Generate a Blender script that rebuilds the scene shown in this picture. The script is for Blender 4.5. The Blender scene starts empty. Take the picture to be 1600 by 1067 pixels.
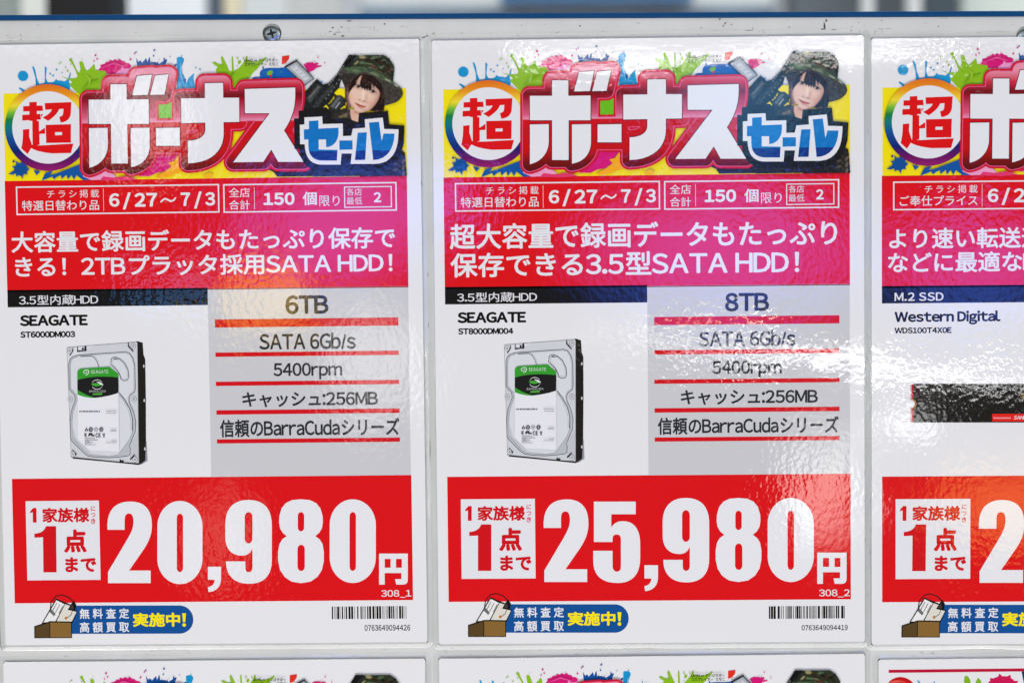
import bpy, bmesh, math, random
import numpy as np
from mathutils import Vector, Matrix
from mathutils.geometry import tessellate_polygon

S = bpy.context.scene
C = S.collection
random.seed(7)

# ------------------------------------------------------------------ camera
YAW, PITCH, DIST = -0.01537547, -0.03307033, 0.6927685
LENS = 50.0
FPX = 1600 * LENS / 36
_cy, _sy, _cp, _sp = math.cos(YAW), math.sin(YAW), math.cos(PITCH), math.sin(PITCH)
FWD = np.array([_sy * _cp, _cy * _cp, _sp])
RIGHT = np.array([_cy, -_sy, 0.0])
UP = np.cross(RIGHT, FWD)
CAM = -DIST * FWD
cam = bpy.data.cameras.new('camera')
cam.lens = LENS
cam.sensor_width = 36
cam.clip_start = 0.02
cam.clip_end = 60
cam.dof.use_dof = True
cam.dof.focus_distance = DIST
cam.dof.aperture_fstop = 4.5
co = bpy.data.objects.new('camera', cam)
C.objects.link(co)
co.matrix_world = Matrix(((RIGHT[0], UP[0], -FWD[0], CAM[0]), (RIGHT[1], UP[1], -FWD[1], CAM[1]),
                          (RIGHT[2], UP[2], -FWD[2], CAM[2]), (0, 0, 0, 1)))
S.camera = co

# ------------------------------------------------------------------ world, lamps, exposure
S.view_settings.view_transform = 'Standard'
S.view_settings.look = 'None'
S.view_settings.exposure = 0
S.view_settings.gamma = 1
S.view_settings.use_curve_mapping = False
w = bpy.data.worlds.new('World')
S.world = w
w.use_nodes = True
w.node_tree.nodes['Background'].inputs[0].default_value = (1.0, 0.98, 0.95, 1)
w.node_tree.nodes['Background'].inputs[1].default_value = 0.17


def ray(x, y):
    return (x - 800) / FPX * RIGHT - (y - 533.5) / FPX * UP + FWD


def at(x, y, Y=0.0):
    d = ray(x, y)
    t = (Y - CAM[1]) / d[1]
    return CAM + t * d


def area_lamp(name, loc, target, sx, sy, radiance, col=(1, 1, 1), shape='RECTANGLE', spread=180):
    l = bpy.data.lights.new(name, 'AREA')
    l.shape = shape
    l.size, l.size_y = sx, sy
    a = sx * sy * (math.pi / 4 if shape == 'ELLIPSE' else 1)
    l.energy = radiance * math.pi * a
    l.color = col
    l.spread = math.radians(spread)
    o = bpy.data.objects.new(name, l)
    C.objects.link(o)
    o.location = loc
    o.rotation_euler = (Vector(target) - Vector(loc)).to_track_quat('-Z', 'Y').to_euler()
    return o


area_lamp('overhead_key_lamp', (-0.5, -1.5, 2.0), (0, 0, 0), 3.2, 1.2, 1.55, (1.0, 0.965, 0.91))  # unseen key light added overhead to light the posters
area_lamp('low_fill_lamp', (-0.2, -1.9, -2.0), (0, 0, 0), 3.4, 1.4, 4.45, (1.0, 0.975, 0.93))  # unseen fill added low in front to brighten the lower posters
area_lamp('background_fill_lamp', (0.3, 0.9, 2.6), (0.2, 2.2, 0.4), 3.0, 1.0, 14, (0.96, 0.98, 1.0))  # unseen lamp added to brighten the background behind the board


def glint(name, x0, y0, x1, y1, rad, col=(1, 1, 1), Y=2.6, shape='RECTANGLE', tilt=0.0, soft=None):
    """an unseen lamp added behind the camera for its reflection in the glossy laminate"""
    soft = 0.8 if soft is None and shape == 'ELLIPSE' else soft
    k = Y / -CAM[1]
    p, q = at(x0, y0), at(x1, y1)
    a = [p[i] + (p[i] - CAM[i]) * k for i in (0, 2)]
    b = [q[i] + (q[i] - CAM[i]) * k for i in (0, 2)]
    loc = ((a[0] + b[0]) / 2, -Y, (a[1] + b[1]) / 2)
    o = area_lamp(name, loc, (loc[0], 0, loc[2]), abs(a[0] - b[0]), abs(a[1] - b[1]), rad, col, shape)
    if tilt:
        o.rotation_euler.rotate_axis('Z', tilt)
    if soft:
        # emission fades toward the rim, added to soften the edge of the reflection
        l = o.data
        l.use_nodes = True
        nt = l.node_tree
        em = [n for n in nt.nodes if n.type == 'EMISSION'][0]
        g = nt.nodes.new('ShaderNodeNewGeometry')
        ds = nt.nodes.new('ShaderNodeVectorMath')
        ds.operation = 'DISTANCE'
        ds.inputs[1].default_value = (0.5, 0.5, 0)
        sx = nt.nodes.new('ShaderNodeSeparateXYZ')
        cb = nt.nodes.new('ShaderNodeCombineXYZ')
        nt.links.new(g.outputs['Parametric'], sx.inputs[0])
        nt.links.new(sx.outputs['X'], cb.inputs['X'])
        nt.links.new(sx.outputs['Y'], cb.inputs['Y'])
        nt.links.new(cb.outputs[0], ds.inputs[0])
        mr = nt.nodes.new('ShaderNodeMapRange')
        mr.interpolation_type = 'SMOOTHSTEP'
        mr.inputs['From Min'].default_value = 0.5
        mr.inputs['From Max'].default_value = 0.5 * (1 - soft)
        nt.links.new(ds.outputs['Value'], mr.inputs['Value'])
        nt.links.new(mr.outputs[0], em.inputs['Strength'])
    return o


BLUE = (0.06, 0.17, 0.95)
GOLD = (1.0, 0.66, 0.10)
glint('blue_sky_lamp', 270, 200, 800, 490, 6.8, BLUE, 2.60, 'ELLIPSE', 0.12)  # lamps of this name stand in for blue sky mirrored in the laminate
glint('blue_sky_lamp', 170, 400, 360, 500, 4.0, (0.14, 0.42, 1.0), 2.61, 'ELLIPSE')
glint('gold_glint_lamp', 310, 380, 530, 560, 6.5, GOLD, 2.585, 'ELLIPSE')  # lamps of this name are added for golden reflections only
glint('white_glint_lamp', 480, 430, 680, 700, 4.5, (1, 0.97, 0.95), 2.64, 'ELLIPSE')  # lamps of this name are added for pale patches of reflection
glint('blue_sky_lamp', 820, 225, 1450, 560, 6.8, BLUE, 2.66, 'ELLIPSE')
glint('blue_sky_lamp', 950, 70, 1380, 260, 4.0, (0.12, 0.48, 1.0), 2.68, 'ELLIPSE')
glint('tube_lamp', 820, 558, 1860, 578, 48, (1, 1, 1), 2.5, 'RECTANGLE', -0.10, 0.9)
glint('white_glint_lamp', 1205, 620, 1375, 900, 7.5, (1, 0.96, 0.9), 2.70, 'ELLIPSE')
glint('white_glint_lamp', 1350, 640, 1490, 700, 9.0, (1, 1, 1), 2.52, 'ELLIPSE')
glint('blue_sky_lamp', 1320, 280, 1740, 560, 6.2, BLUE, 2.72, 'ELLIPSE')
glint('gold_glint_lamp', 1400, 690, 1740, 890, 4.6, (1.0, 0.55, 0.12), 2.74, 'ELLIPSE')
glint('tube_lamp', 800, 78, 1480, 84, 40, (1, 1, 1), 2.54, 'RECTANGLE', 0.035)
glint('white_glint_lamp', -60, -60, 1640, 66, 2.2, (0.95, 0.97, 1.0), 2.76)
glint('white_glint_lamp', 150, 60, 330, 300, 4.5, (1, 0.95, 0.95), 2.78, 'ELLIPSE')
glint('white_glint_lamp', 270, 720, 420, 960, 1.7, (1, 0.8, 0.65), 2.80, 'ELLIPSE')
glint('blue_sky_lamp', 640, 240, 790, 370, 5.5, BLUE, 2.57, 'ELLIPSE')

# ------------------------------------------------------------------ materials
def lin(c):
    return tuple(((v / 255 + 0.055) / 1.055) ** 2.4 if v > 10 else v / 255 / 12.92 for v in c)


def ink(c):
    return tuple(max(0.003, v / 0.92 - 0.012) for v in lin(c))


def gloss_bump(nt, fine=1.0, wave=1.0):
    """orange-peel of the hot laminate plus the slow curl of the sheet"""
    g = nt.nodes.new('ShaderNodeNewGeometry')
    mp = nt.nodes.new('ShaderNodeMapping')
    mp.inputs['Scale'].default_value = (1.0, 1.0, 0.8)
    nt.links.new(g.outputs['Position'], mp.inputs['Vector'])
    n1 = nt.nodes.new('ShaderNodeTexNoise')
    n1.inputs['Scale'].default_value = 400
    n1.inputs['Detail'].default_value = 1.0
    n2 = nt.nodes.new('ShaderNodeTexNoise')
    n2.inputs['Scale'].default_value = 26
    n2.inputs['Detail'].default_value = 1.0
    for n in (n1, n2):
        nt.links.new(mp.outputs[0], n.inputs['Vector'])
    b1 = nt.nodes.new('ShaderNodeBump')
    b1.inputs['Strength'].default_value = 1
    b1.inputs['Distance'].default_value = 0.000025 * fine
    b2 = nt.nodes.new('ShaderNodeBump')
    b2.inputs['Strength'].default_value = 1
    b2.inputs['Distance'].default_value = 0.00030 * wave
    mr = nt.nodes.new('ShaderNodeMapRange')
    mr.interpolation_type = 'SMOOTHSTEP'
    mr.inputs['From Min'].default_value = 0.25
    mr.inputs['From Max'].default_value = 0.80
    nt.links.new(n1.outputs['Fac'], mr.inputs['Value'])
    # the film lies smooth in places and puckered in others
    n3 = nt.nodes.new('ShaderNodeTexNoise')
    n3.inputs['Scale'].default_value = 15
    nt.links.new(mp.outputs[0], n3.inputs['Vector'])
    m3 = nt.nodes.new('ShaderNodeMapRange')
    m3.inputs['From Min'].default_value = 0.36
    m3.inputs['From Max'].default_value = 0.66
    m3.inputs['To Min'].default_value = 0.35
    m3.inputs['To Max'].default_value = 1.25
    nt.links.new(n3.outputs['Fac'], m3.inputs['Value'])
    mu = nt.nodes.new('ShaderNodeMath')
    mu.operation = 'MULTIPLY'
    nt.links.new(mr.outputs[0], mu.inputs[0])
    nt.links.new(m3.outputs[0], mu.inputs[1])
    nt.links.new(mu.outputs[0], b1.inputs['Height'])
    nt.links.new(n2.outputs['Fac'], b2.inputs['Height'])
    nt.links.new(b2.outputs[0], b1.inputs['Normal'])
    return b1.outputs[0]


MATS = {}


def base_mat(name):
    m = bpy.data.materials.new(name)
    m.use_nodes = True
    return m, m.node_tree, m.node_tree.nodes['Principled BSDF']


def laminated(nt, b):
    b.inputs['Roughness'].default_value = 0.7
    b.inputs['Specular IOR Level'].default_value = 0.0
    b.inputs['Coat Weight'].default_value = 1.0
    b.inputs['Coat Roughness'].default_value = 0.05
    b.inputs['Coat IOR'].default_value = 1.5
    nt.links.new(gloss_bump(nt), b.inputs['Coat Normal'])


def P(c):
    """printed ink of sRGB colour c under the laminate"""
    c = tuple(c)
    if c not in MATS:
        m, nt, b = base_mat('ink_%d_%d_%d' % c)
        b.inputs['Base Color'].default_value = (*ink(c), 1)
        laminated(nt, b)
        MATS[c] = m
    return MATS[c]


def ramp_ink(name, y0, y1, stops, axis='Y'):
    """printed vertical colour ramp, in the poster's own coordinates"""
    m, nt, b = base_mat(name)
    tc = nt.nodes.new('ShaderNodeTexCoord')
    sp = nt.nodes.new('ShaderNodeSeparateXYZ')
    mr = nt.nodes.new('ShaderNodeMapRange')
    mr.inputs['From Min'].default_value = y0
    mr.inputs['From Max'].default_value = y1
    cr = nt.nodes.new('ShaderNodeValToRGB')
    nt.links.new(tc.outputs['Object'], sp.inputs[0])
    nt.links.new(sp.outputs[axis], mr.inputs['Value'])
    nt.links.new(mr.outputs[0], cr.inputs[0])
    els = cr.color_ramp.elements
    while len(els) < len(stops):
        els.new(0.5)
    for e, (p, c) in zip(els, stops):
        e.position = p
        e.color = (*ink(c), 1)
    nt.links.new(cr.outputs[0], b.inputs['Base Color'])
    laminated(nt, b)
    return m


# ------------------------------------------------------------------ poster frames (x, z, turn) on the board plane
FR = {1: (-0.24746981, 0.07809006, 0.01173784), 2: (-0.03319114, 0.07954489, 0.00994701),
      3: (0.17878383, 0.08003028, 0.0088551)}


def to_frame(k, x, y):
    p = at(x, y)
    ox, oz, t = FR[k]
    dx, dz = p[0] - ox, p[2] - oz
    return (dx * math.cos(t) + dz * math.sin(t), -dx * math.sin(t) + dz * math.cos(t))


PAPER_TL = to_frame(2, 674.5, 64.4)
PAPER_W = to_frame(2, 1349.5, 56.4)[0] - PAPER_TL[0]
PAPER_H = PAPER_TL[1] - to_frame(2, 678, 1005.6)[1]


def hang(k, tl, tr):
    a, b = at(*tl), at(*tr)
    t = math.atan2(b[2] - a[2], b[0] - a[0])
    x, y = PAPER_TL
    FR[k] = (a[0] - (x * math.cos(t) - y * math.sin(t)), a[2] - (x * math.sin(t) + y * math.cos(t)), t)


hang(4, (5.2, 1034.3), (662, 1028.5))
hang(5, (685.6, 1028.6), (1350.8, 1020.8))
hang(6, (1372.5, 1030.5), (1600, 1028.0))

# zoomed reading frames: photo pixel = (x0 + x/s, y0 + y/s)
ZF = {'px': (0, 0, 1), 'a': (660, 40, 3.81), 'b': (1000, 40, 3.81), 'c': (660, 260, 3.8105), 'd': (1000, 260, 3.81),
      'h': (770, 500, 7.622), 'e': (1000, 480, 3.5575), 'l': (660, 730, 3.1657), 'r': (980, 730, 3.165),
      'f': (500, 70, 8.206), 'q': (440, 40, 4.103), 'p1a': (0, 260, 3.81), 'p1b': (300, 260, 3.81),
      'p1c': (300, 440, 3.335), 'p1l': (0, 730, 3.166), 'p1r': (320, 730, 3.165), 'p3a': (1330, 260, 3.811),
      'p3s': (1410, 590, 8.421), 'p3l': (1330, 760, 3.474)}


def loc(k, z, x, y):
    x0, y0, s = ZF[z]
    return to_frame(k, x0 + x / s, y0 + y / s)


# ------------------------------------------------------------------ 2D drawing kit
def path(d, n=8):
    """tiny SVG-style path (M L C Z, absolute) -> list of closed loops"""
    tok = d.replace(',', ' ').split()
    loops, cur, i, cmd = [], [], 0, None
    while i < len(tok):
        t = tok[i]
        if t[0] in 'MLCZ':
            cmd = t[0]
            if len(t) > 1:
                tok[i] = t[1:]
            else:
                i += 1
            if cmd == 'Z':
                loops.append(cur)
                cur = []
            continue
        if cmd in 'ML':
            if cmd == 'M' and cur:
                loops.append(cur)
                cur = []
            cur.append((float(tok[i]), float(tok[i + 1])))
            if cmd == 'M':
                cmd = 'L'
            i += 2
        else:
            v = [float(q) for q in tok[i:i + 6]]
            p0 = cur[-1]
            for j in range(1, n + 1):
                u = j / n
                a, b, c, e = (1 - u) ** 3, 3 * u * (1 - u) ** 2, 3 * u * u * (1 - u), u ** 3
                cur.append((a * p0[0] + b * v[0] + c * v[2] + e * v[4], a * p0[1] + b * v[1] + c * v[3] + e * v[5]))
            i += 6
    if cur:
        loops.append(cur)
    return loops


def ell(cx, cy, rx, ry=None, n=28, a=0.0):
    ry = rx if ry is None else ry
    return [[(cx + rx * math.cos(t) * math.cos(a) - ry * math.sin(t) * math.sin(a),
              cy + rx * math.cos(t) * math.sin(a) + ry * math.sin(t) * math.cos(a))
             for t in [2 * math.pi * i / n for i in range(n)]]]


def box(x0, y0, x1, y1):
    return [[(x0, y0), (x1, y0), (x1, y1), (x0, y1)]]


def rbox(x0, y0, x1, y1, rx, ry, n=10):
    pts = []
    for cx, cy, a0 in ((x1 - rx, y0 + ry, -90), (x1 - rx, y1 - ry, 0), (x0 + rx, y1 - ry, 90), (x0 + rx, y0 + ry, 180)):
        for i in range(n + 1):
            a = math.radians(a0 + 90 * i / n)
            pts.append((cx + rx * math.cos(a), cy + ry * math.sin(a)))
    return [pts]


def spiky(cx, cy, r, k, seed, amp=0.28, sy=1.0):
    rnd = random.Random(seed)
    pts = []
    for i in range(k * 4):
        a = 2 * math.pi * i / (k * 4)
        rr = r * (1 + (amp * rnd.uniform(0.4, 1.0) if i % 4 == 0 else -amp * 0.25 * rnd.random()))
        pts.append((cx + rr * math.cos(a), cy + sy * rr * math.sin(a)))
    return [pts]


def ribbon(pts, wd, closed=False):
    """stroke a polyline; wd is a number or one width per point"""
    n = len(pts)
    ws = wd if isinstance(wd, (list, tuple)) else [wd] * n
    L, R = [], []
    for i in range(n):
        a = pts[i - 1] if (i or closed) else pts[0]
        b = pts[(i + 1) % n] if (i < n - 1 or closed) else pts[-1]
        dx, dy = b[0] - a[0], b[1] - a[1]
        m = math.hypot(dx, dy) or 1
        nx, ny = -dy / m * ws[i] / 2, dx / m * ws[i] / 2
        L.append((pts[i][0] + nx, pts[i][1] + ny))
        R.append((pts[i][0] - nx, pts[i][1] - ny))
    if closed:
        return [[L[i], L[(i + 1) % n], R[(i + 1) % n], R[i]] for i in range(n)]
    return [L + R[::-1]]


UZ = 8e-6


class Print:
    """flat artwork stacked in thin ink layers, one mesh per part"""

    def __init__(self, k, lv):
        self.k, self.lv, self.v, self.f, self.m, self.mats = k, lv, [], [], [], []

    def mi(self, mat):
        if not isinstance(mat, bpy.types.Material):
            mat = P(mat)
        if mat not in self.mats:
            self.mats.append(mat)
        return self.mats.index(mat)

    def raw(self, loops, mat, dz=0.0):
        loops = [l for l in loops if len(l) > 2]
        flat = [p for l in loops for p in l]
        tris = tessellate_polygon([[Vector((p[0], p[1], 0)) for p in l] for l in loops])
        self.tri(flat, tris, mat, dz)

    def tri(self, flat, tris, mat, dz=0.0):
        z = self.lv * UZ + dz
        o, mi = len(self.v), self.mi(mat)
        self.v += [(p[0], p[1], z) for p in flat]
        for t in tris:
            a, b, c = (flat[i] for i in t)
            s = (b[0] - a[0]) * (c[1] - a[1]) - (b[1] - a[1]) * (c[0] - a[0])
            if abs(s) < 1e-14:
                continue
            self.f.append(tuple(o + i for i in (t if s > 0 else t[::-1])))
            self.m.append(mi)

    def draw(self, z, loops, mat, sep=False):
        self.lv += 1
        if isinstance(loops, str):
            loops = path(loops)
        loops = [[loc(self.k, z, *p) for p in l] for l in loops]
        if sep:
            for l in loops:
                self.raw([l], mat)
        else:
            self.raw(loops, mat)
        return self

    def rect(self, z, x0, y0, x1, y1, mat):
        """axis-aligned in the poster's own frame, from two measured corners"""
        self.lv += 1
        a, b = loc(self.k, z, x0, y0), loc(self.k, z, x1, y1)
        self.raw(box(a[0], a[1], b[0], b[1]), mat)
        return self

    def outline(self, z, x0, y0, x1, y1, t, mat):
        self.lv += 1
        a, b = loc(self.k, z, x0, y0), loc(self.k, z, x1, y1)
        t *= 0.000312
        self.raw(box(a[0], a[1], b[0], a[1] - t), mat)
        self.raw(box(a[0], b[1] + t, b[0], b[1]), mat)
        self.raw(box(a[0], a[1] - t, a[0] + t, b[1] + t), mat)
        self.raw(box(b[0] - t, a[1] - t, b[0], b[1] + t), mat)
        return self

    def text(self, z, s, x0, y0, x1, y1, mat, bold=0.0, gap=None, shear=0.0):
        self.lv += 1
        a, b = loc(self.k, z, x0, y0), loc(self.k, z, x1, y1)
        pts, tris = layout(s, gap)
        xs, ys = [p[0] for p in pts], [p[1] for p in pts]
        X0, X1, Y0, Y1 = min(xs) - bold, max(xs) + bold, min(ys) - bold, max(ys) + bold
        sx, sy = (b[0] - a[0]) / (X1 - X0), (a[1] - b[1]) / (Y1 - Y0)
        ring = [(0, 0)]
        if bold:
            ring = [(bold * math.cos(q * math.pi / 4), bold * math.sin(q * math.pi / 4)) for q in range(8)] + ring
            if bold > 0.03:
                ring += [(bold * .5 * math.cos(q * math.pi / 2), bold * .5 * math.sin(q * math.pi / 2)) for q in range(4)]
        for i, (ox, oy) in enumerate(ring):
            q = [(a[0] + (p[0] + ox - X0) * sx + shear * (p[1] - Y0) * sy, b[1] + (p[1] + oy - Y0) * sy) for p in pts]
            self.tri(q, tris, mat, i * 0.7e-6)
        return self

    def build(self, name, parent, label=None):
        me = bpy.data.meshes.new(name)
        me.from_pydata(self.v, [], self.f)
        for m in self.mats:
            me.materials.append(m)
        me.polygons.foreach_set('material_index', self.m)
        me.update()
        o = bpy.data.objects.new(name, me)
        C.objects.link(o)
        o.parent = parent
        if label:
            o['label'] = label
        return o


GLY = {}


class Photo(Print):
    """a photographic print: shapes are blended into one soft picture of fine dots"""
    STEP = 0.0001

    def __init__(self, k, lv):
        super().__init__(k, lv)
        self.sh = []

    def draw(self, z, loops, c, sep=False):
        if isinstance(loops, str):
            loops = path(loops)
        self.sh.append(([[loc(self.k, z, *p) for p in l] for l in loops], c))

    def soft(self, z, cx, cy, rx, ry, c, k, a=0.0):
        """soft airbrushed tone: gaussian spot blended at strength k"""
        o, u = loc(self.k, z, cx, cy), loc(self.k, z, cx + 1, cy)
        sc = math.hypot(u[0] - o[0], u[1] - o[1])
        self.sh.append(((o, rx * sc, ry * sc, -a, k), c))

    def finish(self, seed=1):
        st = self.STEP
        A = np.array([p for ls, c in self.sh if isinstance(ls, list) for l in ls for p in l])
        x0, y0 = A.min(0) - 4 * st
        x1, y1 = A.max(0) + 4 * st
        nx, ny = int((x1 - x0) / st) + 1, int((y1 - y0) / st) + 1
        img = np.zeros((ny, nx, 3))
        al = np.zeros((ny, nx))
        X, Y = x0 + np.arange(nx) * st, y0 + np.arange(ny) * st
        XX, YY = np.meshgrid(X, Y)
        for ls, c in self.sh:
            if isinstance(ls, tuple):
                o, rx, ry, a, k = ls
                dx, dy = XX - o[0], YY - o[1]
                gx, gy = dx * math.cos(a) + dy * math.sin(a), -dx * math.sin(a) + dy * math.cos(a)
                t = (k * np.exp(-((gx / rx) ** 2 + (gy / ry) ** 2)) * al)[..., None]
                img[:] = img * (1 - t) + np.array(lin(c)) * t
                continue
            q = np.array([p for l in ls for p in l])
            i0, i1 = int((q[:, 0].min() - x0) / st), int((q[:, 0].max() - x0) / st) + 2
            j0, j1 = int((q[:, 1].min() - y0) / st), int((q[:, 1].max() - y0) / st) + 2
            gx, gy = np.meshgrid(X[i0:i1], Y[j0:j1])
            m = np.zeros(gx.shape, bool)
            for l in ls:
                for (ax, ay), (bx, by) in zip(l, l[1:] + l[:1]):
                    if ay != by:
                        m ^= ((ay > gy) != (by > gy)) & (gx < (bx - ax) * (gy - ay) / (by - ay) + ax)
            img[j0:j1, i0:i1][m] = lin(c)
            al[j0:j1, i0:i1][m] = 1
        # mottled cloth and hair: two octaves of smooth noise on the dark areas
        rg = np.random.default_rng(seed)
        def blur(a, n):
            for _ in range(n):
                for ax in (0, 1):
                    a = (np.roll(a, 1, ax) + 2 * a + np.roll(a, -1, ax)) / 4
            return a
        nz = sum(w_ * (lambda t: t / t.std())(blur(rg.standard_normal((ny, nx)), n_)) for w_, n_ in ((.35, 3), (.5, 14)))
        lum = img.mean(2)
        dark_ = np.clip((0.22 - lum) / 0.15, 0, 1)
        img *= (1 + np.clip(nz, -1.5, 2) * 0.34 * dark_)[..., None]
        w_ = blur(al, 4)
        img = np.stack([blur(img[..., q] * al, 4) for q in range(3)], 2) / np.maximum(w_, 1e-3)[..., None]
        img, al = img[::2, ::2], w_[::2, ::2]
        keep = al > 0.48
        idx = np.cumsum(keep.ravel()).reshape(keep.shape) - 1
        jj, ii = np.nonzero(keep)
        z = (self.lv + 1) * UZ
        v = [(x0 + 2 * st * i, y0 + 2 * st * j, z) for i, j in zip(ii.tolist(), jj.tolist())]
        k4 = keep[:-1, :-1] & keep[:-1, 1:] & keep[1:, 1:] & keep[1:, :-1]
        f = np.stack([idx[:-1, :-1][k4], idx[:-1, 1:][k4], idx[1:, 1:][k4], idx[1:, :-1][k4]], 1).tolist()
        col = np.maximum(img[keep] / 0.92 - 0.012, 0.003)
        self.photo = (v, f, col)
        return self

    def build(self, name, parent, label=None):
        v, f, col = self.photo
        me = bpy.data.meshes.new(name)
        me.from_pydata(v, [], f)
        at_ = me.color_attributes.new('print', 'FLOAT_COLOR', 'POINT')
        at_.data.foreach_set('color', np.concatenate([col, np.ones((len(col), 1))], 1).astype(np.float32).ravel())
        if 'photo' not in MATS:
            m, nt, b = base_mat('photo_print')
            ca = nt.nodes.new('ShaderNodeVertexColor')
            ca.layer_name = 'print'
            nt.links.new(ca.outputs[0], b.inputs['Base Color'])
            laminated(nt, b)
            MATS['photo'] = m
        me.materials.append(MATS['photo'])
        o = bpy.data.objects.new(name, me)
        C.objects.link(o)
        o.parent = parent
        if label:
            o['label'] = label
        return o



def glyph(ch):
    if ch not in GLY:
        cu = bpy.data.curves.new('glyph', 'FONT')
        cu.body = ch
        cu.size = 1.0
        cu.resolution_u = 3
        o = bpy.data.objects.new('glyph', cu)
        C.objects.link(o)
        bpy.context.view_layer.update()
        dg = bpy.context.evaluated_depsgraph_get()
        me = o.evaluated_get(dg).to_mesh()
        pts = [(v.co.x, v.co.y) for v in me.vertices]
        tris = []
        for p in me.polygons:
            vs = list(p.vertices)
            for i in range(1, len(vs) - 1):
                tris.append((vs[0], vs[i], vs[i + 1]))
        o.evaluated_get(dg).to_mesh_clear()
        bpy.data.objects.remove(o)
        bpy.data.curves.remove(cu)
        GLY[ch] = (pts, tris)
    return GLY[ch]


def layout(s, gap=None):
    pts, tris, x = [], [], 0.0
    g = 0.065 if gap is None else gap
    for ch in s:
        if ch == ' ':
            x += 0.26
            continue
        narrow = 33 <= ord(ch) < 127
        gp, gt = glyph(chr(ord(ch) + 0xFEE0) if narrow and ch not in '_/' else ch)
        if not gp:
            x += 0.5
            continue
        o = len(pts)
        if narrow:
            mn, mx = min(p[0] for p in gp), max(p[0] for p in gp)
            pts += [(p[0] - mn + x, p[1]) for p in gp]
            x += mx - mn + g
        else:
            pts += [(p[0] + x, p[1]) for p in gp]
            x += 1.0 + (gap or 0)
        tris += [tuple(o + i for i in t) for t in gt]
    return pts, tris


def area2(l):
    return sum(a[0] * b[1] - b[0] * a[1] for a, b in zip(l, l[1:] + l[:1]))


def inside(p, l):
    r = False
    for (ax, ay), (bx, by) in zip(l, l[1:] + l[:1]):
        if (ay > p[1]) != (by > p[1]) and p[0] < (bx - ax) * (p[1] - ay) / (by - ay) + ax:
            r = not r
    return r


def group_loops(loops):
    """[[outer, hole, hole], [outer], ...]"""
    loops = sorted(loops, key=lambda l: -abs(area2(l)))
    out = []
    for l in loops:
        host = [g for g in out if inside(l[0], g[0]) and not any(inside(l[0], h) for h in g[1:])]
        if host:
            host[-1].append(l)
        else:
            out.append([l])
    return out


def sdf_contours(loops, offs, step):
    """rounded outlines around a union of loops (marching squares on a distance field)"""
    P0 = np.array([p for l in loops for p in l])
    pad = max(offs) + 3 * step
    x0, y0 = P0.min(0) - pad
    x1, y1 = P0.max(0) + pad
    xs, ys = np.arange(x0, x1, step), np.arange(y0, y1, step)
    X, Y = np.meshgrid(xs, ys)
    D = np.full(X.shape, 1e9)
    IN = np.zeros(X.shape, bool)
    for l in loops:
        ins = np.zeros(X.shape, bool)
        for (ax, ay), (bx, by) in zip(l, l[1:] + l[:1]):
            dx, dy = bx - ax, by - ay
            q = dx * dx + dy * dy
            if q < 1e-12:
                continue
            t = np.clip(((X - ax) * dx + (Y - ay) * dy) / q, 0, 1)
            D = np.minimum(D, np.hypot(X - ax - t * dx, Y - ay - t * dy))
            if ay != by:
                c = (ay > Y) != (by > Y)
                ins ^= c & (X < dx * (Y - ay) / dy + ax)
        IN |= ins
    D[IN] *= -1
    out = []
    for r in offs:
        F = D - r
        seg = {}

        def e(i, j, h):
            if h:
                a, b = F[j, i], F[j, i + 1]
                return (xs[i] + step * a / (a - b), ys[j])
            a, b = F[j, i], F[j + 1, i]
            return (xs[i], ys[j] + step * a / (a - b))
        neg = F < 0
        mix = neg[:-1, :-1].astype(int) + neg[:-1, 1:] * 2 + neg[1:, 1:] * 4 + neg[1:, :-1] * 8
        T = {1: [(3, 0)], 2: [(0, 1)], 3: [(3, 1)], 4: [(1, 2)], 5: [(3, 0), (1, 2)], 6: [(0, 2)], 7: [(3, 2)], 8: [(2, 3)],
             9: [(2, 0)], 10: [(0, 1), (2, 3)], 11: [(2, 1)], 12: [(1, 3)], 13: [(1, 0)], 14: [(0, 3)]}
        for j, i in zip(*np.nonzero((mix > 0) & (mix < 15))):
            key = [(i, j, 1), (i + 1, j, 0), (i, j + 1, 1), (i, j, 0)]
            for a, b in T[mix[j, i]]:
                seg[key[a]] = key[b]
        loops2 = []
        while seg:
            k0 = next(iter(seg))
            lp, k = [], k0
            while k in seg:
                lp.append(e(*k))
                k = seg.pop(k)
            lp = [p for q, p in enumerate(lp) if q % 2 == 0]
            if len(lp) > 6:
                loops2.append(lp)
        out.append(group_loops(loops2))
    return out


def empty(name, locv, rot=(0, 0, 0)):
    o = bpy.data.objects.new(name, None)
    o.empty_display_size = 0.02
    C.objects.link(o)
    o.location = locv
    o.rotation_euler = rot
    return o


def tag(o, label, cat, group=None, kind=None):
    if label:
        o['label'] = label
    if cat:
        o['category'] = cat
    if group:
        o['group'] = group
    if kind:
        o['kind'] = kind
    return o


def poster_root(k, name='sale_poster'):
    ox, oz, t = FR[k]
    return empty(name, (ox, -0.00015 * (k % 3), oz), (math.pi / 2, -t, 0))


def copy_part(o, parent):
    c = o.copy()
    C.objects.link(c)
    c.parent = parent
    for ch in o.children:
        copy_part(ch, c)
    return c


# ------------------------------------------------------------------ the notice board and what stands behind it
BOARD_Y = 0.0009


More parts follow.
